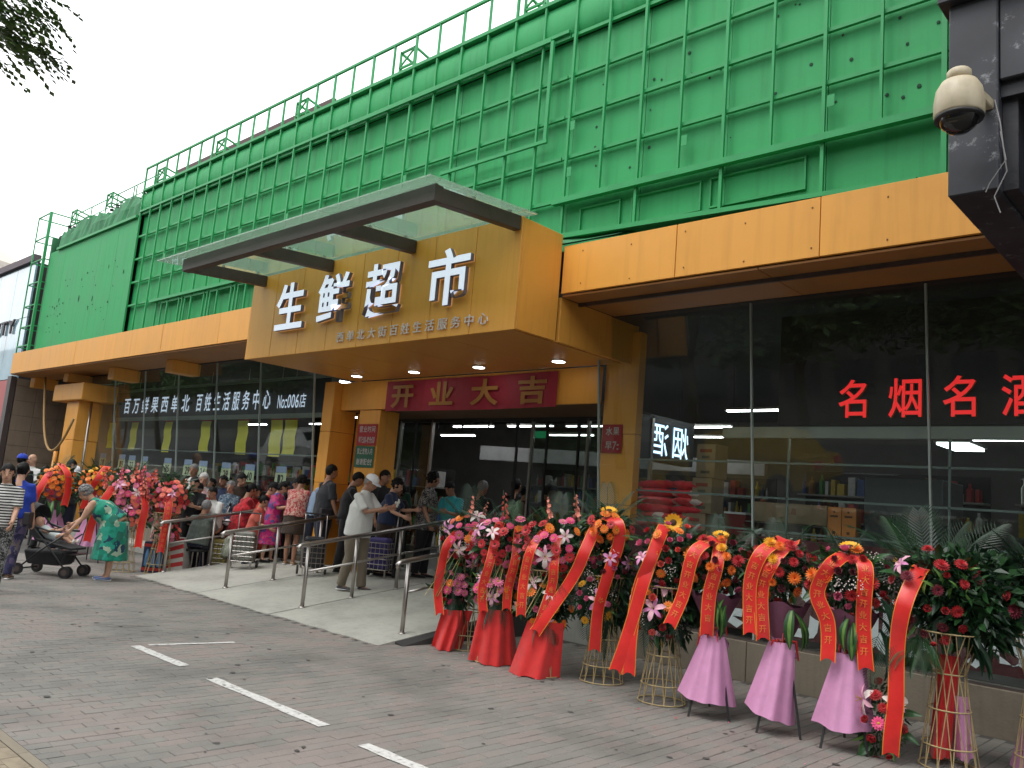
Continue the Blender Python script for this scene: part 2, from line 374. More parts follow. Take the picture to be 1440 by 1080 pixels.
for _ in range(130):   # gum spots and small stains trodden into the pavers
    x, y = rs_.uniform(-13, -2), rs_.uniform(2, 6.6); r_ = rs_.uniform(.008, .03); n_ = 7; a0 = rs_.uniform(0, 6)
    mb.add([(x+r_*rs_.uniform(.6, 1.2)*math.cos(a0+6.283*q/n_), y+r_*rs_.uniform(.6, 1.2)*math.sin(a0+6.283*q/n_), .0046) for q in range(n_)], [tuple(range(n_))])
tag(mb.build('gum_spots', mat('gum', (.06,.057,.052), .8), pv), kind='stuff')
paint('road_marking', ((-8.0, 3.61), (-7.02, 3.62), .1), 'short white dash at the corner of the painted bay')
paint('road_marking', ((-6.5, 3.6), (-4.9, 3.6), .1), 'long white dash on the grey pavers')
paint('road_marking', ((-4.42, 3.57), (-3.0, 3.57), .1), 'white dash at the bottom edge of the photo')
paint('road_marking', ((-8.0, 3.74), (-7.86, 4.56), .06), 'thin white cross line of the painted bay')
# drain line / wear strips in the paving
# ---------------------------------------------------------------- ramp
rp = thing('ramp', (-10.3, 5.9, 0), 'grey concrete entrance ramp with handrails in front of the shop doors', 'ramp')
def rz_(y): return max(0.0, min(.35, .14*(y-5.9)))
rr = random.Random(5)
for a, b in ((-13.45, -11.44), (-11.41, -9.44), (-9.41, -7.2)):
    mb = MB(); n = 8
    e = [5.9+rr.uniform(-.03, .03) for _ in range(n+1)]
    xs = [a+(b-a)*i/n for i in range(n+1)]
    vs = [(x, y, .004) for x, y in zip(xs, e)]+[(x, 8.4, .35) for x in xs]+[(x, y, -.02) for x, y in zip(xs, e)]+[(x, 8.4, -.02) for x in xs]
    N = n+1; fs = [(i, i+1, N+i+1, N+i) for i in range(n)]+[(2*N+i, 2*N+i+1, i+1, i) for i in range(n)]
    fs += [(2*N, 0, N, 3*N), (n, 2*N+n, 3*N+n, N+n)]
    mb.add(vs, fs); mb.build('slab', CONC, rp)
MB().box(-13.45, -6.21, 8.41, 10.3, -.02, .35).build('landing', CONC, rp)
MB().add([(-7.195, 6.1, .002), (-7.06, 6.1, .002), (-7.06, 8.34, .002), (-7.195, 8.34, .002), (-7.195, 6.1, .03), (-7.195, 8.34, .33)], [(0,1,4), (1,2,5,4), (2,3,5), (0,3,2,1), (0,4,5,3)]).build('side_skirting', mat('dark_rubber', (.03,.028,.028), .8), rp)
# handrails
def railing(x, y1, lab, n):
    t = thing('handrail', (x, 6.35, 0), lab, 'handrail', 'steel handrails on the ramp')
    sl = .165; z0 = .88
    def zt(y): return z0+sl*(y-6.35)
    MB().tube([(x, 6.22, zt(6.22)-.06), (x, 6.2, zt(6.2)-.02), (x, 6.24, zt(6.24)), (x, y1, zt(y1))], .029, 10).build('top_rail', STEEL, t, True)
    MB().tube([(x, 6.36, zt(6.36)-.36), (x, y1, zt(y1)-.36)], .016, 8).build('lower_rail', STEEL, t, True)
    for i in range(n):
        y = 6.36+.77*i
        if y > y1: break
        p = MB().tube([(x, y, rz_(y)-.01), (x, y, zt(y)-.01)], .026, 10).build('post', STEEL, t, True)
        MB().lathe([(.045, 0), (.045, .012), (.025, .02)], 12, (x, y, rz_(y))).build('base_flange', STEEL, p, True)
railing(-13.44, 8.3, 'polished steel handrail along the far left edge of the ramp, in front of the queue', 3)
railing(-11.42, 8.35, 'second steel handrail from the left on the ramp, beside the floral blouse', 3)
railing(-9.42, 8.95, 'long steel handrail in front of the man in the white cap', 4)
railing(-7.4, 6.98, 'short steel handrail beside the first red skirted flower basket', 1)

# ================================================================ SHOP BUILDING
shop = thing('supermarket_building', (-10, 8.4, 0), 'single storey supermarket with orange fascia, glass front and deep soffit', 'building')
X0, X1 = -25.7, 6.0
SOFF = mat('soffit_shaded_orange', (.42,.19,.055), .55, var=.12, scale=2); SOFF2 = mat('sign_soffit_shaded_orange', (.58,.26,.05), .35, var=.08, scale=2)  # fascia orange darkened: the shade under the overhangs is put into the colour
# fascia panels
def panel_run(xa, xb, name, z0, z1, y0, y1, step, mt, par, jit=0):
    n = max(1, round((xb-xa)/step)); d = (xb-xa)/n
    for i in range(n):
        MB().box(xa+i*d+.004, xa+(i+1)*d-.004, y0+rnd.uniform(0, jit), y1, z0, z1).build(name, mt, par, bevel=.003)
panel_run(X0+.1, -11.66, 'fascia_panel', 4.03, 4.6, 7.0, 7.04, 2.4, ORANGE, shop, .006)
panel_run(-5.98, X1, 'fascia_panel', 4.03, 4.59, 7.0, 7.04, 1.5, ORANGE, shop, .004)
MB().box(X0+.05, X1, 7.05, 7.3, 4.06, 4.55).build('fascia_core', BLACK, shop)
# screws
sc = MB()
for i in range(9):
    for zz in (4.12, 4.5): sc.ball((-5.7+i*.66, 6.998, zz-.03*(i % 2)), .009, .006, .009, 6, 4)
sc.build('screw_heads', mat('rusty', (.3,.15,.04), .7), shop); tag(bpy.context.scene.collection.objects[-1], kind='stuff')
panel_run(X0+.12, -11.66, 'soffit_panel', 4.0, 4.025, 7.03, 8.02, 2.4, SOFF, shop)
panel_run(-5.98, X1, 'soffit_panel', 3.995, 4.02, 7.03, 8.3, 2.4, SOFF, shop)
MB().box(-5.97, X1, 7.32, 7.36, 3.955, 3.993).build('soffit_rail', BROWN, shop)
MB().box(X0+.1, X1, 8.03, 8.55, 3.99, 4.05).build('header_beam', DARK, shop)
# hanging beam ends on the left
for x, w_, z_ in ((-25.3, .34, 3.72), (-22.8, .3, 3.78), (-19.9, .34, 3.72), (-16.9, .34, 3.74)):
    MB().box(x-w_/2, x+w_/2, 7.5, 8.1, z_, 3.998).build('beam_end', ORANGE, shop, bevel=.006)
# the projecting sign box
sgn = thing('shop_sign', (-8.8, 6.3, 3.47), 'big orange projecting sign box over the doors with white characters', 'sign')
SX0, SX1, SZ0, SZ1, SY = -11.64, -6.0, 3.47, 4.74, 6.3
panel_run(SX0, SX1, 'sign_panel', SZ0, SZ1, SY, SY+.03, .7, ORANGE, sgn, .003)
MB().box(SX0+.01, SX1-.06, SY+.035, 6.98, SZ0+.03, SZ1-.01).build('sign_core', BLACK, sgn)
def side(xa, xb, ya, yb, z0, z1, nm, par):
    MB().box(xa, xb, ya, yb, z0, z1).build(nm, ORANGE, par, bevel=.003)
side(SX1-.045, SX1-.002, SY+.033, 6.995, SZ0+.01, SZ1-.01, 'side_panel', sgn); side(SX1-.045, SX1-.002, 7.045, 7.8, SZ0+.01, 4.0, 'side_panel', sgn); side(SX1-.045, SX1-.002, 7.806, 8.62, SZ0+.01, 4.0, 'side_panel', sgn)
side(SX0+.002, SX0+.045, SY+.033, 8.5, SZ0+.01, 4.0, 'side_panel', sgn)
for i in range(5):
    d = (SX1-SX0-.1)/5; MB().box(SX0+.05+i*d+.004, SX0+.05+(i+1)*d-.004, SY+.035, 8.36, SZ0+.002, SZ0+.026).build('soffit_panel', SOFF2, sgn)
LETTER = mat('letter_face_white', (.76,.79,.9), .35, var=.02, emit=(.75,.82,1), estr=.4)  # faint emission added to brighten the white letter faces
LETSIDE = mat('letter_return', (.2,.19,.25), .5, var=.1)
cx = (-10.42, -9.36, -8.3, -7.07)
for ch, c in zip('生鲜超市', cx):
    mb = glyph_box(ch, c-.36, c+.36, 3.83, 4.52, SY-.012, .055, .022, fit=True)
    for i, f in enumerate(mb.f):
        ys = [mb.v[j][1] for j in f]; mb.m[i] = 0 if max(ys)-min(ys) < .001 else 1
    mb.build('sign_character', [LETTER, LETSIDE], sgn)
for i, ch in enumerate('西单北大街百姓生活服务中心'):
    d = 2.91/13; glyph_box(ch, -9.27+i*d+.03, -9.27+(i+1)*d-.03, 3.555, 3.70, SY-.008, .012, .004).build('small_character', mat('small_letter', (.7,.6,.57), .5, var=.05), sgn)
# downlights under the sign box
for x in (-10.98, -9.56, -8.17, -6.73):
    d = MB().lathe([(.095, -.012), (.1, -.004), (.1, .0)], 20, (x, 7.94, SZ0)).build('downlight_ring', STEEL, sgn, True)
    MB().lathe([(.082, -.016), (.082, -.0125)], 20, (x, 7.94, SZ0)).build('downlight_lens', LAMP, d)
# ---------------------------------------------------------------- glass canopy
cnp = thing('glass_canopy', (-8.7, 6.3, 4.6), 'dark brown steel canopy with greenish frosted glass above the sign', 'canopy')
bx = (-11.3, -9.56, -7.82, -6.07)
def bz(y): return 4.58+.085*(y-6.3)/1.2
for x in bx:
    MB().hexa([(x-.05, 5.14, bz(5.1)), (x+.05, 5.14, bz(5.1)), (x+.05, 6.295, bz(6.3)), (x-.05, 6.295, bz(6.3))], [(x-.05, 5.14, bz(5.1)+.16), (x+.05, 5.14, bz(5.1)+.16), (x+.05, 6.295, bz(6.3)+.16), (x-.05, 6.295, bz(6.3)+.16)]).build('rafter', BROWN, cnp, bevel=.004)
MB().box(-11.36, -6.01, 5.02, 5.135, bz(5.08)-.005, bz(5.08)+.17).build('front_beam', BROWN, cnp, bevel=.004)
CGL = mat('frosted_canopy_glass', (.42,.52,.44), .35, var=.14, scale=1.5)
def canopy_glass():
    m = bpy.data.materials.new('canopy_glass'); m.use_nodes = True; nt = m.node_tree; nt.nodes.clear()
    o = nt.nodes.new('ShaderNodeOutputMaterial'); a = nt.nodes.new('ShaderNodeMixShader'); tr = nt.nodes.new('ShaderNodeBsdfTransparent'); tl = nt.nodes.new('ShaderNodeBsdfTranslucent'); df = nt.nodes.new('ShaderNodeBsdfDiffuse'); gl = nt.nodes.new('ShaderNodeBsdfGlossy')
    tr.inputs[0].default_value = (.8,.93,.85,1); tl.inputs[0].default_value = (.5,.6,.52,1); df.inputs[0].default_value = (.45,.5,.44,1); gl.inputs['Roughness'].default_value = .03
    tc = nt.nodes.new('ShaderNodeTexCoord'); n = nt.nodes.new('ShaderNodeTexNoise'); n.inputs['Scale'].default_value = 1.6; n.inputs['Detail'].default_value = 6; nt.links.new(tc.outputs['Object'], n.inputs[0])
    mr = nt.nodes.new('ShaderNodeMapRange'); mr.inputs[1].default_value = .3; mr.inputs[2].default_value = .7; mr.inputs[3].default_value = .22; mr.inputs[4].default_value = .5; nt.links.new(n.outputs[0], mr.inputs[0])
    b = nt.nodes.new('ShaderNodeMixShader'); b.inputs[0].default_value = .4; nt.links.new(tl.outputs[0], b.inputs[1]); nt.links.new(df.outputs[0], b.inputs[2])
    nt.links.new(mr.outputs[0], a.inputs[0]); nt.links.new(tr.outputs[0], a.inputs[1]); nt.links.new(b.outputs[0], a.inputs[2])
    c = nt.nodes.new('ShaderNodeMixShader'); lw = nt.nodes.new('ShaderNodeLayerWeight'); p = nt.nodes.new('ShaderNodeMath'); p.operation = 'POWER'; p.inputs[1].default_value = 4; lw.inputs[0].default_value = .5
    nt.links.new(lw.outputs['Facing'], p.inputs[0]); ad = nt.nodes.new('ShaderNodeMath'); ad.operation = 'MULTIPLY_ADD'; ad.inputs[1].default_value = .8; ad.inputs[2].default_value = .06; nt.links.new(p.outputs[0], ad.inputs[0])
    nt.links.new(ad.outputs[0], c.inputs[0]); nt.links.new(a.outputs[0], c.inputs[1]); nt.links.new(gl.outputs[0], c.inputs[2]); nt.links.new(c.outputs[0], o.inputs[0]); return m
CG = canopy_glass()
gxs = (-11.85, -9.565, -7.82, -5.9)
for a, b in zip(gxs[:-1], gxs[1:]):
    g0, g1 = a+.006, b-.006; ya, yb = 4.86, 6.42
    MB().hexa([(g0, ya, bz(ya)+.185), (g1, ya, bz(ya)+.185), (g1, yb, bz(yb)+.185), (g0, yb, bz(yb)+.185)], [(g0, ya, bz(ya)+.2), (g1, ya, bz(ya)+.2), (g1, yb, bz(yb)+.2), (g0, yb, bz(yb)+.2)]).build('glass_pane', CG, cnp)
for x in bx:
    for y in (5.08, 5.6, 6.15): MB().lathe([(.02, 0), (.02, .03), (.03, .034)], 8, (x, y, bz(y)+.16)).build('glass_fixing', STEEL, cnp)
# ---------------------------------------------------------------- glazing
def pane(x0, x1, par, z0=.42, z1=3.97, yb=8.4, yt=8.02, name='glass_pane', mt=None):
    e = .006
    return MB().hexa([(x0+e, yb, z0), (x1-e, yb, z0), (x1-e, yb+.012, z0), (x0+e, yb+.012, z0)], [(x0+e, yt, z1), (x1-e, yt, z1), (x1-e, yt+.012, z1), (x0+e, yt+.012, z1)]).build(name, mt or GLASS, par)
def joint(x, par, z0=.42, z1=3.97, yb=8.4, yt=8.02):
    MB().hexa([(x-.009, yb-.004, z0), (x+.009, yb-.004, z0), (x+.009, yb+.03, z0), (x-.009, yb+.03, z0)], [(x-.009, yt-.004, z1), (x+.009, yt-.004, z1), (x+.009, yt+.03, z1), (x-.009, yt+.03, z1)]).build('glass_joint', mat('silicone_joint', (.33,.38,.36), .3, var=.05), par)
rw = thing('shop_window', (-1, 8.4, .42), 'tall raked glass shopfront to the right of the entrance', 'window')
xs = [-6.2, -4.16, -2.4, -.6, 1.2, 3.0, 4.8]
for a, b in zip(xs[:-1], xs[1:]): pane(a, b, rw)
for x in xs: joint(x, rw)
lw_ = thing('shop_window', (-17.5, 8.4, .42), 'long raked glass shopfront to the left of the entrance behind the queue', 'window')
xs2 = [-22.8, -21.0, -19.3, -17.6, -15.9, -14.2, -12.4]
for a, b in zip(xs2[:-1], xs2[1:]): pane(a, b, lw_)
for x in xs2[1:]: joint(x, lw_)
PLIN = mat('beige_plinth', (.2,.17,.13), .8, var=.2, scale=2, streak=.3, bump=.3)
for a, b in ((-6.2, -4.2), (-4.2, -2.2), (-2.2, -.2), (-.2, 1.8), (1.8, 4.8)): MB().box(a+.003, b-.003, 8.33, 8.7, -.01, .40).build('plinth_block', PLIN, shop, bevel=.006)
MB().box(-6.2, 4.8, 8.35, 8.44, .401, .425).build('sill_strip', STEEL, shop)
MB().box(-22.8, -12.35, 8.36, 8.7, -.01, .41).build('plinth', PLIN, shop)
MB().box(-22.8, -13.6, 7.7, 8.355, -.01, .14).build('step', CONC, shop)
# entrance piers
def pier(xa, xb, ya, yb, z0=.3, z1=3.47, nm='pier_panel'):
    zz = [z0, 1.72, 2.6, z1] if z1 > 3 else [z0, z1]
    for a, b in zip(zz[:-1], zz[1:]): MB().box(xa, xb, ya, yb, a+.003, b-.003).build(nm, ORANGE, shop, bevel=.004)
pier(-12.30, -12.0, 8.25, 8.75); pier(-11.44, -10.88, 8.42, 8.82, z1=2.98); pier(-12.0, -11.44, 8.78, 8.9, z1=2.98)
pier(-6.39, -5.88, 8.5, 8.64, z1=3.9)
for a, b in ((-11.99, -10.0), (-10.0, -8.4), (-8.4, -6.4)): MB().box(a+.003, b-.003, 8.4, 8.46, 2.985, 3.466).build('header_panel', ORANGE, shop, bevel=.004)
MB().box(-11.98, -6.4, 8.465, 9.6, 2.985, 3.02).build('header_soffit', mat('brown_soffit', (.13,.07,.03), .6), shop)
# banner
bn = thing('banner', (-8.9, 8.39, 3.2), 'red opening banner with gold characters over the doors', 'banner')
mb = MB(); n = 24; vs = []
for i in range(n+1):
    x = -10.72+3.64*i/n; wv = .008*math.sin(i*1.3)+.012*math.sin(i*.5); sag = .015*math.sin(math.pi*i/n)
    for z in (2.95-sag, 3.19, 3.43): vs.append((x, 8.378+wv, z))
mb.add(vs, [(3*i+k, 3*i+3+k, 3*i+4+k, 3*i+1+k) for i in range(n) for k in (0, 1)])
mb.build('banner_cloth', mat('banner_red', (.36,.025,.05), .6, var=.08), bn)
for i, ch in enumerate('开业大吉'):
    c = -10.28+i*.92; glyph_box(ch, c-.27, c+.27, 3.0, 3.38, 8.352, .0, .03).build('banner_character', mat('banner_gold', (.42,.2,.05), .5), bn)
# posters
def poster(x0, x1, z0, z1, y, mt, rows, lab, tcol):
    t = thing('poster', ((x0+x1)/2, y, z0), lab, 'poster')
    MB().box(x0, x1, y-.006, y, z0, z1).build('sheet', mt, t)
    n = len(rows); h = (z1-z0)/n
    for i, s in enumerate(rows):
        text_row(s, x0+.05, x1-.04, z1-(i+1)*h+h*.22, z1-i*h-h*.16, y-.009, 0, .012, .1).build('lettering', tcol, t)
PR = mat('poster_red', (.36,.015,.02), .6, var=.06); PG = mat('poster_green', (.015,.11,.06), .6, var=.06); PT = mat('poster_text', (.5,.46,.44), .6, var=.05)
poster(-11.43, -10.9, 2.385, 2.74, 8.412, PR, ['营业时间', '早7:00-晚9:00'], 'small red opening hours poster on the left entrance pier', PT)
poster(-11.43, -10.92, 2.02, 2.37, 8.412, PG, ['禁止宠物入内', '谢谢配合!'], 'small green notice below the red hours poster', PT)
poster(-6.37, -6.06, 2.36, 2.72, 8.49, PR, ['水果', '早7:'], 'small red fruit poster on the right entrance pier', PT)
# entrance glazing and doors
en = thing('entrance_doors', (-9.2, 9.65, .35), 'dark glazed sliding entrance doors under the red banner', 'door')
DG = glass('door_glass', (.62,.66,.64), .05, 1.0, .01)
exs = [-11.8, -10.95, -8.6, -7.5, -6.4]
for i, (a, b) in enumerate(zip(exs[:-1], exs[1:])):
    if i != 1: MB().box(a+.02, b-.02, 9.655, 9.665, .37, 2.93).build('door_leaf', DG, en)
for x in exs: MB().box(x-.018, x+.018, 9.63, 9.69, .36, 2.96).build('mullion', STEEL, en)
MB().box(-11.8, -6.4, 9.63, 9.7, 2.93, 2.985).build('transom', BLACK, en)
for i in range(8):
    x = -11.4+i*.62
    if i not in (1, 2, 3): MB().box(x-.014, x+.014, 9.64, 9.68, .37, 2.929).build('mullion', BLACK, en)
    MB().box(x-.014, x+.014, 9.61, 9.629, 2.82, 2.929).build('transom_bracket', BLACK, en)
# ---------------------------------------------------------------- interior shell
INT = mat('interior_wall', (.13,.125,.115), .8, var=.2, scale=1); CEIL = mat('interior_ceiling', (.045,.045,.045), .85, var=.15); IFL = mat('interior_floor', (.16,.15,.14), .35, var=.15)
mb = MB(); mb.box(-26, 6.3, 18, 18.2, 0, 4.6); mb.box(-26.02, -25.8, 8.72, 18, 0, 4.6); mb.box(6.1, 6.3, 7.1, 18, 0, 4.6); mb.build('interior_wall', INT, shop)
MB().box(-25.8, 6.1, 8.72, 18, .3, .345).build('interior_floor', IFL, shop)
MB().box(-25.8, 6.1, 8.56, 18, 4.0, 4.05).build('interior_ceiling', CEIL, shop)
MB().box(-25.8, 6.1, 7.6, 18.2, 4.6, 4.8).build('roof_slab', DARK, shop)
# strip lights
k = 0
for (x, y, z, L) in ((-6.27+.6, 11.46, 3.3, 1.2), (-7.8, 13.4, 3.3, 1.2), (-8.4, 15.0, 3.3, 1.2), (-11.8, 13.15, 3.3, 1.3), (-12.0, 14.8, 3.3, 1.3), (-10.2, 13.2, 3.3, 1.3), (-13.6, 13.2, 3.3, 1.3), (-3.5, 15.2, 3.3, 1.2), (-1.0, 13.5, 3.3, 1.2), (-18.5, 12.5, 3.3, 1.3), (-22, 12.5, 3.3, 1.3), (-16, 15, 3.3, 1.3), (-13.1, 9.6, 3.02, .9)):
    t = thing('strip_light', (x, y, z), ['bright strip light on the shop ceiling, %s' % q for q in ('seen just left of the first glass joint', 'behind the blue lit sign', 'farthest back behind the card boxes', 'second row over the doorway', 'at the back left of the doorway', 'over the doorway near the right pier', 'left end of the doorway row', 'far back in the tobacco shop', 'right of the square ceiling panel', 'above the produce hall', 'at the left end of the produce hall', 'at the back of the produce hall', 'just behind the left window beside the orange column')][k], 'lamp', 'strip lights inside the shop')
    MB().box(x-L/2, x+L/2, y-.05, y+.05, z+.02, z+.06).build('housing', STEEL, t); MB().box(x-L/2+.02, x+L/2-.02, y-.03, y+.03, z-.0, z+.019).build('tube', TUBE, t)
    h = MB()
    for s in (-1, 1): h.bar((x+s*L*.4, y, z+.06), (x+s*L*.4, y, 4.0), .008)
    h.build('hanger', BLACK, t); k += 1
t = thing('ceiling_panel_light', (-3.4, 12.5, 2.95), 'square white light panel under the shelf band at the right', 'lamp')
MB().box(-3.2, -2.85, 11.2, 12.0, 2.8, 2.83).build('panel', mat('panel_lamp', (.9,.9,.9), .5, var=0, emit=(.85,1,.97), estr=3.5), t); MB().box(-3.23, -2.82, 11.17, 12.03, 2.831, 2.87).build('housing', STEEL, t)
for i, (x, y) in enumerate(((1.2, 10.3), (-9.2, 11.0), (-15, 10.3), (-19, 10.3))):  # unseen lamps added to brighten the dark interior
    t = thing('added_fill_lamp', (x, y, 3.9), 'square lamp set in the dark shop ceiling, %s' % ('above the liquor shelves', 'just inside the doorway', 'behind the right half of the left window', 'behind the middle of the left window')[i], 'lamp', 'recessed lamps in the shop ceiling')
    MB().box(x-.32, x+.32, y-.32, y+.32, 3.93, 3.99).build('frame', STEEL, t); MB().box(x-.29, x+.29, y-.29, y+.29, 3.91, 3.929).build('diffuser', TUBE, t)
# ---------------------------------------------------------------- right window contents
LETR = mat('red_letter', (.7,.02,.03), .4, var=.03, emit=(1,.03,.03), estr=.55)
LETY = mat('gold_edge', (.7,.35,.05), .4, var=.03)
rs = thing('window_sign', (-1.5, 8.5, 2.7), 'black panel behind the glass with large red tobacco and liquor characters', 'sign')
MB().box(-4.1, 6.0, 8.66, 8.7, 2.72, 3.95).build('back_panel', mat('sign_black', (.018,.012,.014), .5, var=.1), rs)
for i, ch in enumerate('名烟名酒'):
    x = -3.255+i*.505
    mb = glyph_box(ch, x-.165, x+.165, 2.79, 3.2, 8.655, .04, .011)
    for j, f in enumerate(mb.f):
        ys = [mb.v[q][1] for q in f]; mb.m[j] = 0 if max(ys)-min(ys) < .001 else 1
    mb.build('sign_character', [LETR, LETY], rs)
MB().box(-4.75, 6.0, 8.62, 8.72, 2.58, 2.7).build('light_rail', mat('grey_rail', (.3,.33,.31), .5), rs)
for z in (2.29, 1.91, 1.55):
    MB().box(-6.1, 4.7, 8.6, 8.63, z, z+.022).build('glass_rail', mat('rail_glass', (.2,.25,.24), .2), rw)
for x in (-3.95, -2.35, -1.1): MB().box(x, x+.02, 8.6, 8.63, 1.56, 2.58).build('rail_post', mat('rail_glass', (.2,.25,.24), .2), rw)
# low banner in the window
lb = thing('window_banner', (-1.5, 8.5, .45), 'dark red banner at the foot of the window with big white characters', 'banner')
MB().box(-6.1, 4.7, 8.47, 8.49, .5, 1.5).build('banner_sheet', mat('dark_red_sheet', (.085,.012,.018), .6, var=.1), lb)
for i, ch in enumerate('真心诚意'):
    x = -4.65+i*.94; glyph_box(ch, x-.32, x+.32, .52, 1.12, 8.464, 0, .035).build('banner_character', mat('banner_white', (.8,.8,.86), .6, var=.03), lb)
# rice sacks
SACK = cloth('sack_print', [(.75,.025,.05), (.8,.04,.06), (.78,.03,.05), (.8,.65,.62)], 7)
sack = MB(); ns, ms = 12, 8; vs = []
for i in range(ns+1):
    for j in range(ms):
        u = i/ns*2-1; a = 2*math.pi*j/ms; e = (1-abs(u)**3.2)**.5 if abs(u) < 1 else 0
        vs.append((u*.27*(1 if e else 1), math.cos(a)*(.17*e+.01), math.sin(a)*(.052*e+.006)+.006*math.sin(i*2.1+j)))
sack.add(vs, [(i*ms+j, (i+1)*ms+j, (i+1)*ms+(j+1) % ms, i*ms+(j+1) % ms) for i in range(ns) for j in range(ms)])
sackm = sack.mesh('rice_sack', SACK, True)
lab = ['red printed rice sack, %s of the %s column in the sack pile' % (o_, c_) for c_ in ('left', 'right') for o_ in ('bottom one', 'second from the bottom', 'third from the bottom', 'fourth from the bottom', 'fifth from the bottom', 'third from the top', 'second from the top', 'topmost')]
for c in range(2):
    for r in range(8):
        o = link('rice_sack', sackm, None, (-6.0+c*.5+rnd.uniform(-.03, .03)+.2, 8.95+rnd.uniform(-.03, .03), 1.33+r*.098)); o.rotation_euler = (0, rnd.uniform(-.06, .06), rnd.uniform(-.12, .12)+(math.pi if rnd.random() < .5 else 0))
        tag(o, lab[c*8+r], 'sack', 'red rice sacks piled behind the glass')
tb = thing('low_counter', (-5.3, 9.1, .35), 'dark counter carrying the rice sacks and card boxes', 'counter'); MB().box(-6.05, -4.5, 8.78, 9.5, .35, 1.24).build('cabinet', DARK, tb); MB().box(-6.08, -4.47, 8.76, 9.52, 1.243, 1.275).build('worktop', mat('worktop', (.15,.13,.1), .4), tb)
CARD = mat('cardboard', (.3,.22,.14), .8, var=.12, scale=5); CPR = mat('card_print', (.25,.05,.03), .8, var=.1); CGR = mat('card_print_grey', (.1,.11,.08), .8)
for i, (x0, x1, z0, z1) in enumerate(((-5.18, -4.93, 2.12, 2.52), (-5.22, -4.96, 1.7, 2.115), (-5.34, -5.02, 1.28, 1.695))):
    t = thing('cardboard_box', ((x0+x1)/2, 8.9, z0), ['tan card box on top of the tall box stack', 'tan card box in the middle of the tall box stack', 'tan card box at the bottom of the tall box stack'][i], 'box', 'tall stack of card boxes')
    MB().box(x0, x1, 8.8, 9.1, z0, z1).build('carton', CARD, t, bevel=.004)
    m_ = MB(); cx_ = (x0+x1)/2
    m_.box(cx_-.08, cx_+.08, 8.796, 8.798, z1-.1, z1-.06); m_.build('print', CPR, t)
    m_ = MB(); m_.box(cx_-.05, cx_+.05, 8.796, 8.798, z1-.17, z1-.14); m_.box(cx_-.06, cx_+.06, 8.796, 8.798, z0+.05, z0+.08); m_.build('print', CGR, t)
t = thing('cardboard_box', (-4.1, 9.1, 1.66), 'long low tan card box lying behind the glass', 'box'); MB().box(-4.5, -3.64, 8.95, 9.3, 1.66, 1.88).build('carton', CARD, t, bevel=.005)
text_row('礼品', -4.12, -3.98, 1.76, 1.83, 8.947, 0, .01).build('print', CPR, t)
t = thing('gift_box', (-3.44, 8.9, 1.54), 'pair of orange gift cartons on the glass shelf', 'box')
for x in (-3.575, -3.425):
    MB().box(x+.003, x+.145, 8.8, 8.95, 1.545, 1.87).build('carton', mat('orange_carton', (.6,.22,.05), .6, var=.05), t, bevel=.003)
    m_ = MB(); m_.ball((x+.07, 8.798, 1.82), .012, .004, .012, 8, 5); m_.box(x+.03, x+.11, 8.797, 8.799, 1.765, 1.785); m_.box(x+.055, x+.085, 8.797, 8.799, 1.59, 1.62); m_.build('print', mat('carton_print', (.12,.04,.02), .6), t)
t = thing('display_counter', (-3.0, 8.9, .35), 'tall dark grey counter panel behind the glass', 'counter'); MB().box(-3.2, -2.45, 8.8, 9.5, .36, 2.2).build('panel', mat('slate_panel', (.045,.055,.06), .4, var=.1), t, bevel=.01)
t = thing('shelf_unit', (-3.9, 8.95, .35), 'glass shelf unit holding the long card box and orange cartons', 'shelf'); 
for z in (1.52, 1.645, 1.1): MB().box(-4.6, -3.22, 8.78 if z < 1.6 else 8.97, 9.35, z, z+.012).build('shelf', mat('shelf_board', (.2,.19,.17), .5), t)
for x in (-4.6, -3.24): MB().box(x, x+.02, 9.3, 9.34, .35, 2.1).build('upright', BLACK, t)
t = thing('red_display_box', (-4.75, 9.1, 1.5), 'dark red carton with white lid left of the first glass joint', 'box'); MB().box(-4.85, -4.6, 8.95, 9.2, 1.28, 1.72).build('carton', mat('dark_red_card', (.2,.02,.02), .6), t); MB().box(-4.86, -4.59, 8.94, 9.21, 1.722, 1.745).build('lid', WHITE, t)
# shelves of bottles in the tobacco shop
def goods_shelf(x0, x1, y, z0, z1, rows, lab, seed, dens=.09):
    t = thing('display_shelf', ((x0+x1)/2, y, .35), lab, 'shelf', 'stocked shelves inside the shop'); rg = random.Random(seed)
    m_ = MB(); m_.box(x0, x1, y+.32, y+.35, z0, z1); m_.build('back_board', DARK, t)
    h = (z1-z0)/rows
    for i in range(rows): MB().box(x0, x1, y-.02, y+.318, z0+i*h, z0+i*h+.025).build('shelf', mat('shelf_edge', (.25,.24,.22), .5), t)
    m_ = MB(); x = x0+.03
    for i in range(rows):
        x = x0+.03
        while x < x1-.1:
            w_ = rg.uniform(.05, .14); hh = rg.uniform(.4, .8)*h; mi = rg.randrange(6)
            if rg.random() < .5: m_.box(x, x+w_*.85, y+.02, y+.2, z0+i*h+.026, z0+i*h+.026+hh, mi)
            else: m_.lathe([(w_*.4, 0), (w_*.4, hh*.65), (w_*.15, hh*.8), (w_*.15, hh)], 6, (x+w_/2, y+.1, z0+i*h+.026), mi)
            x += w_*1.05+rg.uniform(0, dens*.4)
    o = m_.build('goods', GOODS, t); tag(o, kind='stuff')
GOODS = [mat('goods_%s' % n_, c_, .45, var=.2, scale=20) for n_, c_ in (('red', (.4,.03,.03)), ('yellow', (.5,.35,.04)), ('green', (.05,.2,.05)), ('white', (.5,.5,.48)), ('blue', (.04,.09,.25)), ('brown', (.18,.08,.03)))]
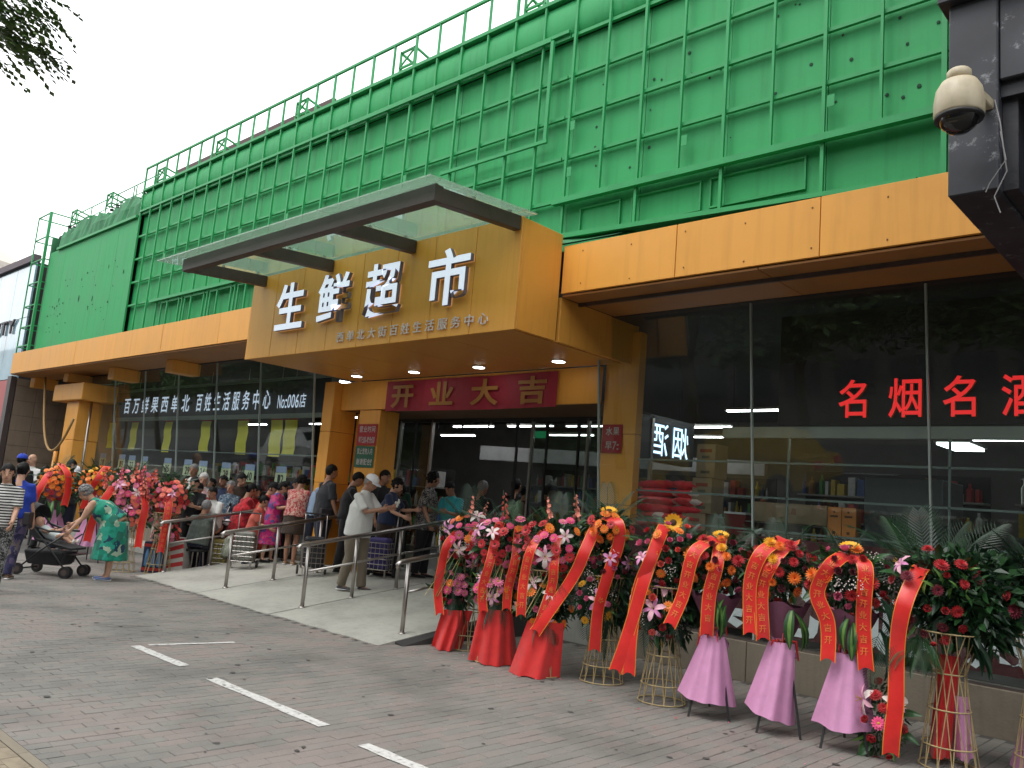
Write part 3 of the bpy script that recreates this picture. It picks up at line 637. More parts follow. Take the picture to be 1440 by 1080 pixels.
goods_shelf(-2.4, 3, 11.5, .5, 2.5, 5, 'liquor shelves behind the rightmost glass', 1); goods_shelf(-6, -3.2, 13.5, .5, 2.6, 5, 'stocked shelves behind the card boxes', 2)
goods_shelf(-12.8, -7.0, 14.5, .5, 2.5, 5, 'long goods shelves seen through the doorway', 3); goods_shelf(-12.0, -9.2, 12.3, .45, 1.5, 3, 'low goods gondola in the left half of the doorway', 4); goods_shelf(-8.6, -7.0, 12.0, .45, 1.6, 3, 'low goods gondola in the right half of the doorway', 8)
goods_shelf(-25, -14.0, 12.8, .5, 2.3, 4, 'produce shelves behind the left window', 5)
t = thing('bulkhead', (-9.5, 15.5, 2.7), 'pale grey bulkhead above the shelves inside the doorway', 'panel'); MB().hexa([(-14, 13.9, 2.62), (-6.8, 13.9, 2.5), (-6.8, 14, 2.5), (-14, 14, 2.62)], [(-14, 13.9, 2.95), (-6.8, 13.9, 2.75), (-6.8, 14, 2.75), (-14, 14, 2.95)]).build('board', mat('bulkhead', (.3,.3,.3), .6), t)
t = thing('exit_sign', (-11.9, 12.8, 3.0), 'small green exit sign hanging inside the doorway', 'sign'); MB().box(-11.35, -11.0, 12.8, 12.83, 3.02, 3.16).build('plate', mat('exit_green', (.01,.2,.08), .5, var=0, emit=(.02,.5,.2), estr=.25), t)
# blue lit sign box inside the glass, its characters drawn mirrored
t = thing('lit_sign', (-6.45, 10, 2.4), 'blue-white lit tobacco and liquor sign seen in reverse through the glass', 'sign')
MB().box(-6.6, -6.4, 9.0, 10.78, 2.38, 3.02).build('sign_box', mat('sign_dark_blue', (.02,.025,.04), .4), t, bevel=.01)
# flip each glyph so that it reads reversed from the street side
mb2 = MB()
for i, ch in enumerate('烟酒'):
    V, F = glyph(ch, .003, 0); c0 = (10.4, 9.86)[i]
    mb2.add([(-6.39, c0+.22-v[0]*.46, 2.45+(v[1]+.1)*.5) for v in V], F)
mb2.build('lit_characters', mat('blue_lit', (.6,.75,.9), .4, var=0, emit=(.55,.78,1), estr=1.6), t)
# ---------------------------------------------------------------- left window contents
ls = thing('window_sign', (-17, 8.6, 3), 'long black sign band behind the left glass with white shop name', 'sign')
MB().box(-21.95, -12.55, 8.56, 8.6, 2.98, 3.62).build('sign_panel', mat('sign_navy', (.012,.014,.022), .4, var=.1), ls)
FRM = mat('grey_green_frame', (.16,.2,.18), .5)
MB().box(-22.1, -12.4, 8.53, 8.61, 2.89, 2.975).build('frame', FRM, ls); MB().box(-22.1, -12.4, 8.53, 8.61, 3.625, 3.68).build('frame', FRM, ls)
MB().box(-12.54, -12.4, 8.53, 8.61, 2.976, 3.624).build('frame', FRM, ls); MB().box(-22.1, -21.96, 8.53, 8.61, 2.976, 3.624).build('frame', FRM, ls)
WL = mat('brightened_white_letter', (.7,.76,.88), .4, var=0, emit=(.7,.8,1), estr=.5)  # emission added so the white shop name stands out brighter
mb = MB(); text_row('百万鲜果西单北', -21.6, -17.9, 3.07, 3.48, 8.55, 0, .012, .3, mb); text_row('百姓生活服务中心', -17.72, -14.5, 3.07, 3.48, 8.55, 0, .012, .3, mb)
mb.build('shop_name', WL, ls); text_row('No:006店', -14.3, -13.3, 3.08, 3.36, 8.55, 0, .006, .14).build('branch_number', WL, ls)
YEL = mat('yellow_scroll', (.85,.78,.03), .6, var=.05)
sx = (-22.6, -21.2, -19.3, -17.45, -15.85, -14.55, -14.05)
for i, x in enumerate(sx):
    t = thing('hanging_scroll', (x, 8.75, 2.3), 'yellow paper scroll in the left window, %s' % ('leftmost', 'second from the left', 'third from the left', 'in the middle', 'third from the right', 'second from the right', 'rightmost')[i], 'scroll', 'yellow scrolls in the left window')
    w_ = .19 if i < 3 else .21
    n_ = 6; m_ = MB(); zt, zb = 2.88, 2.2-.02*(i % 3)
    vs = []
    for q in range(n_+1):
        z = zt+(zb-zt)*q/n_
        for s in (-1, 1): vs.append((x+s*w_, 8.75+.012*math.sin(q*1.7+i), z))
    vs += [(a, b+.003, c) for a, b, c in vs]
    o2 = 2*(n_+1); m_.add(vs, [(2*q, 2*q+2, 2*q+3, 2*q+1) for q in range(n_)]+[(o2+2*q+1, o2+2*q+3, o2+2*q+2, o2+2*q) for q in range(n_)])
    m_.build('paper', YEL, t); MB().box(x-w_-.01, x+w_+.01, 8.74, 8.765, 2.881, 2.91).build('top_bar', PR, t)
    MB().bar((x, 8.75, 2.9), (x, 8.75, 3.98), .004).build('cord', WHITE, t)
BLU = mat('card_blue', (.4,.5,.78), .6, var=.05); CRM = mat('card_cream', (.68,.76,.52), .6, var=.05)
px_ = ((-22.5, '21'), (-21.3, '19'), (-20.7, '22'), (-20.0, '29'), (-18.75, '35'), (-17.75, '29'), (-17.05, '24'), (-16.05, '29'), (-15.1, '40'), (-13.95, '12'))
for i, (x, s) in enumerate(px_):
    t = thing('price_card', (x, 8.62, 1.8), 'blue and cream price card in the left window, %s' % ('above the orange lilies', 'second from the left', 'third from the left', 'fourth from the left', 'above the man in glasses', 'above the navy shirted man', 'sixth from the left', 'fourth from the right', 'above the orange sleeveless top', 'rightmost, by the orange column')[i], 'card', 'price cards in the left window')
    z = 2.06-.01*i
    MB().box(x-.18, x+.18, 8.6, 8.606, z-.115, z).build('header', BLU, t); MB().box(x-.19, x+.19, 8.6, 8.606, z-.35, z-.12).build('card', CRM, t)
    text_row(s, x-.1, x+.12, z-.32, z-.15, 8.597, 0, .02).build('numerals', BLACK, t)
MB().box(-22.5, -12.6, 8.6, 8.625, 2.18, 2.205).build('glass_rail', mat('rail_glass', (.2,.25,.24), .2), lw_)
# ---------------------------------------------------------------- left end wall, column, pipes
wl = thing('side_wall', (-26, 8.2, 0), 'beige stone clad side wall at the left end of the shop', 'wall')
zz = 0; i = 0
while zz < 3.9:
    h_ = min(.42, 3.98-zz)
    for a, b in ((7.32, 7.86), (7.86, 8.5), (8.5, 9.2)): MB().box(-26.1, -26.0+rnd.uniform(0, .006), a+.004, b-.004, zz+.004, zz+h_-.004).build('stone_panel', TILE, wl)
    zz += .42; i += 1
MB().box(-26.3, -26.105, 7.3, 9.3, 0, 3.99).build('wall_core', DARK, wl)
MB().box(-26.32, -26.0, 7.16, 7.3, 0, 4.02).build('corner_post', mat('brown_post', (.06,.045,.045), .4), wl)
MB().box(-26, -22.8, 8.9, 9.0, 0, 3.98).build('return_wall', TILE, wl)
cl = thing('column', (-22.0, 7.9, 0), 'orange clad column with drain pipe at the left end of the glass', 'column')
for a, b in ((0, 1.5), (1.5, 2.3), (2.3, 3.28)): MB().box(-22.75, -21.95, 7.62, 8.2, a+.003, b-.003).build('cladding', ORANGE, cl, bevel=.01)
MB().box(-23.5, -21.5, 7.5, 8.35, 3.285, 3.72).build('capital', ORANGE, cl, bevel=.02)
MB().tube([(-24.3+2.5*(t_/20)**1.0, 7.5-.1*math.sin(math.pi*t_/20), 3.95-1.95*math.sin(min(1, t_/13)*math.pi/2)+(max(0, t_-13)/7)**2*.8) for t_ in range(21)], .03, 8).build('cable', mat('tan_cable', (.33,.2,.07), .6), cl, True)
MB().tube([(-22.88, 7.58, 2.0), (-22.9, 7.56, 0)], .05, 8).build('drain_pipe', ORANGE, cl, True)
MB().tube([(-21.75, 7.85, 3.28), (-21.75, 7.85, 0)], .03, 8).build('steel_tube', STEEL, cl, True)

# ================================================================ GREEN HOARDING
gb = thing('green_billboard_frame', (-14, 7.3, 4.7), 'old billboard on the roof painted green all over, with a steel grid', 'billboard')
GX = [-19.12+.5335*i for i in range(33)]; Xr = 5.3
while GX[-1] < Xr: GX.append(GX[-1]+.5335)
rows = [7.52, 6.97, 6.43, 5.88, 5.34]
# backing boards
i = 0
while i < len(GX)-1:
    j = min(i+2, len(GX)-1)
    o = MB().box(GX[i]+.003, GX[j]-.003, 7.40+rnd.uniform(0, .006), 7.44, 4.62, 7.5).build('backing_board', GREEN, gb)
    i = j
xsb = [-24.9, -23.7, -22.5, -21.3, -20.2, -19.125]
for a, b in zip(xsb[:-1], xsb[1:]): MB().box(a+.002, b-.002, 7.30+rnd.uniform(0, .003), 7.34, 4.62, 7.45).build('backing_board', GREEN, gb)
# holes and scars in the left boards
hm = MB(); rh = random.Random(11)
for _ in range(46):
    x = rh.uniform(-24.4, -19.5); z = rh.uniform(4.9, 6.6); s = rh.uniform(.012, .05); el = rh.choice((1, 1, 1, 3.4))
    hm.ball((x, 7.297, z), s*.8, .004, s*el*.6, 6, 4)
for _ in range(40):
    x = rh.uniform(-6, -1.9); z = rh.uniform(5.5, 7.0); s = rh.uniform(.008, .022)
    hm.ball((x, 7.397, z), s, .003, s, 6, 4)
tag(hm.build('bolt_holes', mat('hole_dark_green', (.012,.06,.03), .8), gb), kind='stuff')
# the rolled cornice
mb = MB(); n = 9; vs = []; xs3 = [-19.12+i*1.2 for i in range(21)]
for x in xs3:
    for k in range(n+1):
        a = math.pi*k/n; vs.append((x, 7.42-.09*math.sin(a)-.02, 7.8+.28*math.cos(a)))
mb.add(vs, [(i*(n+1)+k, (i+1)*(n+1)+k, (i+1)*(n+1)+k+1, i*(n+1)+k+1) for i in range(len(xs3)-1) for k in range(n)]); mb.build('rolled_cornice', GREEN, gb, True)
MB().box(-19.12, Xr, 7.28, 7.6, 8.06, 8.11).build('cornice_cap', GREEN_R, gb)
# torn left cornice
mb = MB(); rt = random.Random(4); n = 34; vs = []
for i in range(n+1):
    x = -24.3+5.18*i/n; top = 8.02+rt.uniform(-.07, .1)-.08*math.sin(i*.4); vs += [(x, 7.36, 7.42), (x, 7.3+rt.uniform(-.02, .02), 7.52), (x, 7.31+rt.uniform(-.02, .02), 7.8), (x, 7.36+rt.uniform(-.02, .03), top), (x, 7.75, top+.03)]
mb.add(vs, [(5*i+k, 5*i+5+k, 5*i+6+k, 5*i+1+k) for i in range(n) for k in range(4)]); mb.build('torn_cornice', DGREEN, gb)
MB().box(-24.3, -19.2, 7.24, 7.29, 7.44, 7.50).build('rail', GREEN_R, gb)
mb = MB()
for _ in range(90):
    x = rt.uniform(-24.2, -19.3); mb.ball((x, 7.4+rt.uniform(0, .4), 8.05+rt.uniform(-.05, .08)), rt.uniform(.02, .08), rt.uniform(.02, .06), rt.uniform(.01, .04), 6, 4)
tag(mb.build('torn_debris', mat('dark_debris', (.03,.05,.035), .9, var=.5), gb), kind='stuff')
# horizontal rails
for z in rows:
    xa = -19.14
    segs = [(-19.14, -12), (-12, -6.42), (-6.4, Xr)]
    for a, b in segs:
        MB().box(a, b, 7.325, 7.365, z-.021, z+.021).build('rail', GREEN_R, gb)
MB().box(-19.14, -6.42, 7.285, 7.322, 7.555, 7.6).build('rail', GREEN_R, gb)
# proud middle frame
MB().box(-11.3, -6.68, 7.245, 7.28, 7.50, 7.545).build('frame_rail', GREEN_R, gb); MB().box(-8.6, -6.62, 7.245, 7.28, 6.12, 6.165).build('frame_rail', GREEN_R, gb)
MB().box(-6.68, -6.63, 7.245, 7.28, 6.166, 7.50).build('frame_stile', GREEN_R, gb)
MB().box(-11.3, -8.6, 7.25, 7.28, 6.05, 6.1).build('frame_rail', GREEN_R, gb)
# verticals
for i, x in enumerate(GX):
    top = 8.6 if x < 5 else 8.6
    wd = .026 if i % 2 else .034
    if i == 32: wd = .045
    p = MB().box(x-wd/2, x+wd/2, 7.29, 7.324, 4.64 if x < -6.2 or i % 2 == 0 else 5.32, top).build('upright', GREEN_R, gb)
for i in range(0, len(GX)-3, 3):
    x = GX[i]+.2
    for z in (6.2, 5.6):
        if rh.random() < .55: MB().box(x-.16+.0, x-.09, 7.284, 7.29, z, z+.12).build('bracket_plate', GREEN_R, gb)
# lower right: beam and slanted boards
MB().box(-6.45, Xr, 7.24, 7.32, 5.26, 5.33).build('lower_beam', GREEN_R, gb)
MB().hexa([(-6.2, 7.08, 4.74), (-2.2, 7.08, 4.60), (-2.2, 7.28, 4.60), (-6.2, 7.28, 4.74)], [(-6.2, 7.08, 4.80), (-2.2, 7.08, 4.64), (-2.2, 7.28, 4.64), (-6.2, 7.28, 4.80)]).build('slanted_beam', GREEN_R, gb)
for a, b in ((-6.1, -5.5), (-5.35, -4.45), (-4.35, -3.3)):
    m_ = MB(); m_.box(a, b, 7.37, 7.396, 5.18, 5.2); m_.box(a, b, 7.37, 7.396, 4.86, 4.88); m_.box(a, a+.02, 7.37, 7.396, 4.881, 5.179); m_.box(b-.02, b, 7.37, 7.396, 4.881, 5.179); m_.build('lower_frame', GREEN_R, gb)
for i in range(6):
    a = -17.3+i*1.07
    m_ = MB(); m_.box(a, a+.98, 7.3, 7.33, 5.2, 5.235); m_.box(a, a+.03, 7.3, 7.33, 4.66, 5.199); m_.box(a+.95, a+.98, 7.3, 7.33, 4.66, 5.199); m_.build('lower_frame', GREEN_R, gb)
MB().box(-17.8, -11.5, 7.25, 7.32, 5.26, 5.32).build('lower_beam', GREEN_R, gb)
mb = MB(); mb.add([(-6.75, 6.95, 4.72), (-6.0, 6.98, 4.62), (-5.3, 7.0, 4.62), (-5.1, 7.28, 4.75), (-6.75, 7.28, 4.8)], [(0,1,2,3,4)]); mb.add([(-6.75, 6.97, 4.715), (-6.0, 7.0, 4.61), (-5.3, 7.02, 4.61), (-5.1, 7.3, 4.74), (-6.75, 7.3, 4.79)], [(4,3,2,1,0)]); mb.build('torn_sheet', DGREEN, gb)
# top handrail
MB().box(-19.14, Xr, 7.285, 7.325, 8.601, 8.64).build('top_handrail', GREEN_R, gb)
m_ = MB(); xs4 = [-24.2+.02, -23.2, -22.2, -21.5, -20.5, -20.35, -19.3]
for x in xs4: MB().bar((x, 7.6, 8.0), (x, 7.6, 8.56), .022).build('rail_post', GREEN_R, gb)
MB().bar((-24.3, 7.6, 8.56), (-19.1, 7.6, 8.6), .02).build('rail', GREEN_R, gb); MB().bar((-24.3, 7.6, 8.3), (-19.1, 7.6, 8.33), .016).build('rail', GREEN_R, gb)
def roof_bracket(x):
    b = MB()
    for dx in (0, .34):
        b.bar((x+dx, 7.36, 8.1), (x+dx, 7.36, 8.5), .03); b.bar((x+dx, 7.36, 8.48), (x+dx, 8.2, 8.3), .03); b.bar((x+dx, 7.36, 8.2), (x+dx, 8.2, 8.22), .03); b.bar((x+dx, 7.7, 8.2), (x+dx, 7.7, 8.42), .026); b.bar((x+dx, 8.1, 8.05), (x+dx, 8.1, 8.32), .03)
    b.bar((x, 7.36, 8.48), (x+.34, 7.36, 8.48), .03); b.bar((x, 7.36, 8.22), (x+.34, 7.36, 8.22), .03); b.bar((x, 8.18, 8.3), (x+.34, 8.18, 8.3), .03); b.bar((x, 7.36, 8.25), (x+.34, 7.36, 8.48), .022); b.bar((x, 7.7, 8.42), (x+.34, 7.7, 8.42), .026)
    b.build('roof_bracket', GREEN_R, gb)
for x in (-23.9, -21.5, -18.6, -15.85, -12.9, -9.95, -7.3, -4.5, -1.6): roof_bracket(x)
# left scaffold tower
MB().bar((-26.1, 7.2, 4.62), (-26.1, 7.2, 8.66), .03).build('scaffold_post', GREEN_R, gb); MB().bar((-26.1, 8.0, 4.62), (-26.1, 8.0, 8.66), .03).build('scaffold_post', GREEN_R, gb)
MB().bar((-25.1, 7.2, 4.62), (-25.1, 7.2, 8.66), .07).build('scaffold_post', GREEN_R, gb); MB().bar((-25.1, 8.0, 4.62), (-25.1, 8.0, 8.66), .05).build('scaffold_post', GREEN_R, gb)
for z in (8.64, 7.95, 7.3, 6.65, 6.0, 5.4, 4.85):
    MB().bar((-26.1, 7.2, z), (-25.1, 7.2, z), .03).build('rung', GREEN_R, gb); MB().bar((-26.1, 8.0, z), (-25.1, 8.0, z), .03).build('rung', GREEN_R, gb)
    MB().bar((-26.1, 7.2, z), (-26.1, 8.0, z), .03).build('rung', GREEN_R, gb); MB().bar((-25.1, 7.2, z), (-25.1, 8.0, z), .03).build('rung', GREEN_R, gb)
MB().box(-25.0, -24.9, 7.3, 8.2, 4.62, 7.9).build('end_board', DGREEN, gb); MB().box(-26.0, -25.0, 8.1, 8.2, 4.62, 7.6).build('rusty_back_board', mat('grimy_panel', (.09,.075,.06), .8, var=.4, scale=2), gb)
MB().box(-25.0, Xr, 7.46, 7.6, 4.81, 8.0).build('core_wall', DARK, gb)
rf = thing('roof', (-15, 9, 8), 'dark reddish roof edge showing behind the green top rail', 'roof')
MB().hexa([(-21.2, 9.0, 4.9), (-14.3, 9.0, 4.9), (-14.3, 15, 4.9), (-21.2, 15, 4.9)], [(-21.2, 9.0, 9.5), (-14.3, 9.0, 9.6), (-14.3, 15, 9.6), (-21.2, 15, 9.5)]).build('parapet', mat('roof_red', (.08,.045,.045), .8), rf)
MB().box(-21.3, -14.2, 8.9, 8.98, 9.52, 9.66).build('coping', mat('roof_coping', (.12,.08,.08), .8), rf)

# ================================================================ NEIGHBOURS
nb = thing('glass_building', (-31, 7.4, 0), 'pale blue glass building with dark lettering at the far left', 'building')
BG = mat('pale_blue_glass', (.33,.5,.6), .12, var=.35, scale=.6, spec=.9, coat=.6)
for i in range(9):
    a = -26.38-(i+1)*1.6
    for z0, z1, mt in ((4.0, 5.8, BG), (5.8, 7.45, BG)): MB().box(a+.01, a+1.59, 7.4, 7.45, z0+.01, z1-.01).build('glass_panel', mt, nb)
MB().box(-41, -26.36, 7.3, 7.5, 7.46, 7.66).build('coping', mat('purple_brown', (.12,.09,.105), .6), nb); MB().box(-41, -26.36, 7.46, 20, 0, 7.44).build('wall', DARK, nb)
MB().box(-41, -26.4, 7.38, 7.45, 2.6, 3.98).build('pink_band', mat('pink_band', (.45,.12,.12), .5, var=.1), nb); MB().box(-41, -26.4, 7.39, 7.45, 0, 2.59).build('dark_shopfront', mat('dark_green_front', (.03,.05,.045), .2, var=.3), nb)
text_row('BEAUTY', -31.4, -27.2, 5.38, 5.84, 7.38, .05, .0, .2).build('lettering', mat('letter_dark', (.08,.07,.08), .5), nb)
ft = thing('distant_tower', (-150, 31, 0), 'distant pale curved building with rows of openings above the left roof', 'building')
mb = MB(); mb.lathe([(10, 0), (10, 29.5), (10.6, 29.7), (10.6, 31.5), (7, 34), (2, 35)], 40, (-150, 31, 0)); mb.build('drum', mat('pale_render', (.5,.45,.4), .8), ft)
mb = MB()
for i in range(40):
    a = 2*math.pi*(i+.5)/40
    for z in (30, 27.5, 25): mb.box(-150+10.1*math.cos(a)-.35, -150+10.1*math.cos(a)+.35, 31+10.1*math.sin(a)-.35, 31+10.1*math.sin(a)+.35, z, z+1.1)
tag(mb.build('window_openings', DARK, ft), kind='stuff')
# black portal at the right
bp_ = thing('black_portal', (-.6, 5.5, 3.58), 'black rendered neighbouring portal corner overhanging at the right', 'building')
BK = mat('black_render', (.022,.023,.03), .55, var=.5, scale=3.5, bump=.5, bscale=12)
def scratch_black():
    m = bpy.data.materials.new('scuffed_black'); m.use_nodes = True; nt = m.node_tree; b = nt.nodes['Principled BSDF']; b.inputs['Roughness'].default_value = .55
    tc = nt.nodes.new('ShaderNodeTexCoord'); n = nt.nodes.new('ShaderNodeTexNoise'); n.inputs['Scale'].default_value = 9; n.inputs['Detail'].default_value = 9; n.inputs['Roughness'].default_value = .75; nt.links.new(tc.outputs['Object'], n.inputs[0])
    n2 = nt.nodes.new('ShaderNodeTexNoise'); n2.inputs['Scale'].default_value = 2.2; n2.inputs['Detail'].default_value = 5; nt.links.new(tc.outputs['Object'], n2.inputs[0])
    c1 = ramp(nt, n2.outputs[0], [(.016,.017,.024), (.035,.037,.047), (.055,.058,.07)], [.3, .5, .7]); c2 = ramp(nt, n.outputs[0], [(0,0,0), (1,1,1)], [.58, .65])
    mx = nt.nodes.new('ShaderNodeMix'); mx.data_type = 'RGBA'; nt.links.new(c2, mx.inputs[0]); nt.links.new(c1, mx.inputs[6]); mx.inputs[7].default_value = (.22,.23,.25,1); nt.links.new(mx.outputs[2], b.inputs['Base Color']); return m
BKS = scratch_black()
MB().box(-1.38, -1.12, 5.0, 8.0, 3.58, 4.78).build('pier', BKS, bp_, bevel=.008); MB().box(-1.119, 4, 5.02, 8.0, 4.24, 4.78).build('beam', BKS, bp_, bevel=.008)
MB().box(-1.43, 4, 4.94, 8.05, 4.783, 5.05).build('cornice', BK, bp_, bevel=.008); MB().box(-1.38, 4, 5.0, 8.0, 5.053, 7.6).build('upper_wall', BK, bp_)
MB().box(-1.118, -1.04, 5.1, 6.9, 3.6, 4.238).build('inner_reveal', BK, bp_); MB().box(-1.03, 4, 5.9, 6.9, 3.3, 4.23).build('inner_panel', mat('inner_dark_brown', (.02,.015,.014), .7), bp_)
MB().box(-1.119, 4, 5.06, 5.2, 4.15, 4.238).build('inner_lip', BK, bp_)
dm = thing('dome_camera', (-1.33, 4.72, 4.0), 'cream dome security camera with smoked bubble on the black portal', 'camera')
CRE = mat('cream_plastic', (.5,.43,.3), .45, var=.12, scale=8, streak=.3)
dcx, dcy = -1.222, 4.62
MB().lathe([(.118, -.115), (.125, -.1), (.126, -.03), (.115, .04), (.09, .085), (.055, .1), (.05, .105)], 28, (dcx, dcy, 3.985)).build('housing', CRE, dm, True)
MB().lathe([(.01, -.205), (.05, -.195), (.085, -.165), (.103, -.12), (.105, -.1), (.1, -.05)], 24, (dcx, dcy, 3.985)).build('smoked_bubble', mat('smoked_plastic', (.01,.01,.011), .08, var=0, coat=.5), dm, True)
MB().lathe([(.119, -.13), (.123, -.118), (.119, -.108)], 28, (dcx, dcy, 3.985)).build('dark_rim', BLACK, dm, True)
MB().lathe([(.05, 0), (.062, .012), (.062, .045), (.05, .058)], 16, (dcx, dcy, 4.088)).build('cap', CRE, dm, True)
MB().hexa([(-1.27, 4.64, 4.11), (-1.2, 4.64, 4.11), (-1.14, 5.0, 4.06), (-1.2, 5.0, 4.06)], [(-1.27, 4.64, 4.145), (-1.2, 4.64, 4.145), (-1.14, 5.0, 4.12), (-1.2, 5.0, 4.12)]).build('arm', CRE, dm, bevel=.006)
t = thing('loose_wire', (-1.15, 4.98, 4.0), 'thin grey loose wires dangling below the dome camera', 'wire')
MB().tube([(-1.13, 4.97, 4.1), (-1.1, 4.96, 3.95), (-1.085, 4.96, 3.8), (-1.07, 4.97, 3.66), (-1.13, 4.96, 3.52), (-1.1, 4.96, 3.42)], .0035, 5).build('wire', mat('grey_wire', (.25,.24,.24), .5), t)
MB().tube([(-1.1, 4.96, 3.9), (-1.07, 4.95, 3.72), (-1.15, 4.95, 3.6), (-1.17, 4.95, 3.55)], .003, 5).build('wire', mat('grey_wire', (.25,.24,.24), .5), t)
# ================================================================ ACROSS THE STREET (seen in the glass)
BARK = mat('bark', (.09,.07,.05), .9, var=.35, scale=9, bump=.8, bscale=25)
LEAF = mat('tree_leaf', (.075,.14,.03), .55, var=.35, scale=1.2, rnd=.2)
def leaf_cloud(mb, c, r, n, size, rg, keep=None, clumps=14):
    cs = []
    for _ in range(clumps):
        a = rg.uniform(0, 6.283); u = rg.uniform(-.8, .9); q = rg.uniform(.45, .85)
        cs.append((c[0]+r[0]*q*math.cos(a)*(1-u*u)**.5, c[1]+r[1]*q*math.sin(a)*(1-u*u)**.5, c[2]+r[2]*q*u, rg.uniform(.28, .45)))
    for _ in range(n):
        k = rg.choice(cs); d = Vector((rg.gauss(0, 1), rg.gauss(0, 1), rg.gauss(0, .8))).normalized()*(rg.random()**.4)*k[3]
        p = Vector((k[0]+d.x*r[0], k[1]+d.y*r[1], k[2]+d.z*r[2]))
        if keep and not keep(p): continue
        x = Vector((rg.gauss(0, 1), rg.gauss(0, 1), rg.gauss(0, .5))).normalized(); y = x.cross(Vector((rg.gauss(0, 1), rg.gauss(0, 1), rg.gauss(0, 1)))).normalized()
        s = size*rg.uniform(.7, 1.3); mb.add([p-x*s, p-y*s*.4, p+x*s, p+y*s*.4], [(0,1,2,3)])
def make_tree(x, y, lab):
    t = thing('street_tree', (0,0,0), lab, 'tree', 'street trees across the pavement'); rg = random.Random(21)
    m_ = MB(); m_.tube([(0,0,-.2), (.05,0,1.5), (0,.05,3.2), (.1,0,4.6)], [.2,.16,.13,.08], 10)
    for k in range(6):
        a = k*1.05; m_.tube([(0,.03,2.9+.2*k), (math.cos(a)*.9, math.sin(a)*.9, 4+.2*k), (math.cos(a)*1.9, math.sin(a)*1.9, 4.9+.25*k)], [.08,.05,.02], 6)
    m_.build('trunk', BARK, t, True)
    m_ = MB(); leaf_cloud(m_, (0,0,5.4), (3.6,3.0,2.5), 8000, .19, rg, None, 26); tag(m_.build('crown', LEAF, t), kind='stuff'); t.location = (x, y, -.1); return t
t0 = make_tree(-4, -7.4, 'street tree behind the camera, nearest the right end of the row')
for i, (x, y) in enumerate(((-10.5, -7.6), (-17, -7.3), (-23, -7.7), (-30, -7.4), (-38, -7.6), (-46, -7.4), (-54, -7.5), (3, -7.5))):
    c = copy_tree(t0); c.location = (x, y, -.1); c.rotation_euler.z = i*1.3+.7
    c['label'] = 'street tree behind the camera, %s' % ('second in the row', 'third in the row', 'fourth in the row', 'fifth in the row', 'sixth in the row', 'seventh in the row', 'at the far left end of the row', 'at the far right end of the row')[i]
bk = thing('office_block', (-18, -24, 0), 'dark grey office block across the street, mirrored in the glass', 'building')
MB().box(-150, 50, -40, -24, -.2, 19).build('wall', mat('office_wall', (.075,.075,.07), .8, var=.2), bk)
wp = MB().box(-.9, .9, -.05, 0, 0, 1.7).mesh('window', mat('office_glass', (.04,.05,.06), .1, var=.2))
for r in range(5):
    for i in range(40): link('window', wp, bk, (-62+i*2.6, 0, 1.4+r*3.6)).location.y = .06
# cars parked across the pavement, mirrored in the glass
def car(x, y, rz, paint, lab, tall=1.0):
    t = thing('parked_car', (0,0,0), lab, 'car')
    prof = [(-2.3,.45), (-2.35,.8), (-2.2,1.02), (-1.9,1.08), (-1.5,1.6*tall), (-1.1,1.68*tall), (.4,1.68*tall), (.75,1.6*tall), (1.35,1.1), (2.1,.95), (2.3,.75), (2.3,.4), (1.9,.28), (-1.9,.28)]
    mb = MB(); n = len(prof); vs = []
    for yy, sh in ((-.9, 0), (-.82, 1), (.82, 1), (.9, 0)):
        for px, pz in prof: k = 1 if pz > 1.15 else 0; vs.append((px*(1-.02*sh), yy*(1-.16*k if True else 1), pz+.02*sh))
    fs = [(j*n+i, j*n+(i+1) % n, (j+1)*n+(i+1) % n, (j+1)*n+i) for j in range(3) for i in range(n)]
    fs += [tuple(range(n))[::-1], tuple(range(3*n, 4*n))]; mb.add(vs, fs); b = mb.build('body', paint, t)
    gl_ = mat('car_glass', (.02,.025,.03), .08, var=0)
    for s in (-1, 1):
        for xa, xb, xc, xd in ((-1.6, -.75, -1.32, -.75), (-.65, .3, -.65, .25), (.4, 1.15, .35, .68)):
            MB().hexa([(xa, s*.775, 1.12), (xb, s*.775, 1.12), (xb, s*.79, 1.12), (xa, s*.79, 1.12)], [(xc, s*.765, 1.55*tall), (xd, s*.765, 1.55*tall), (xd, s*.775, 1.55*tall), (xc, s*.775, 1.55*tall)]).build('side_window', gl_, t)
        for wx in (-1.45, 1.45):
            w_ = MB().tube([(wx, s*.93, .34), (wx, s*.7, .34)], .34, 20).build('wheel', BLACK, t, False); MB().tube([(wx, s*.945, .34), (wx, s*.9, .34)], .2, 14).build('rim', STEEL, w_)
        MB().box(2.2, 2.33, s*.55-.16, s*.55+.16, .68, .8).build('headlight', WHITE, t); MB().box(-2.38, -2.28, s*.6-.12, s*.6+.12, .8, .98).build('tail_light', REDC, t)
        MB().ball((.75, s*.98, 1.12), .1, .07, .08, 8, 5).build('side_mirror', paint, t)
    MB().hexa([(1.3, -.68, 1.13), (1.3, .68, 1.13), (1.27, .68, 1.1), (1.27, -.68, 1.1)], [(.8, -.62, 1.58*tall), (.8, .62, 1.58*tall), (.77, .62, 1.58*tall), (.77, -.62, 1.58*tall)]).build('windscreen', gl_, t)
    t.location = (x, y, -.13); t.rotation_euler.z = rz; return t
car(-30.5, -3.4, 0, mat('car_white', (.7,.7,.7), .25, var=.02, coat=.5), 'white car standing at the kerb, mirrored in the left window', 1.05)
car(-10.5, -3.6, math.pi, mat('car_yellow', (.55,.33,.02), .3, var=.02, coat=.5), 'yellow car standing at the kerb, mirrored in the right window')
car(-18.5, -3.5, 0, mat('car_grey', (.2,.21,.22), .3, var=.02, coat=.5), 'grey car standing at the kerb behind the camera')

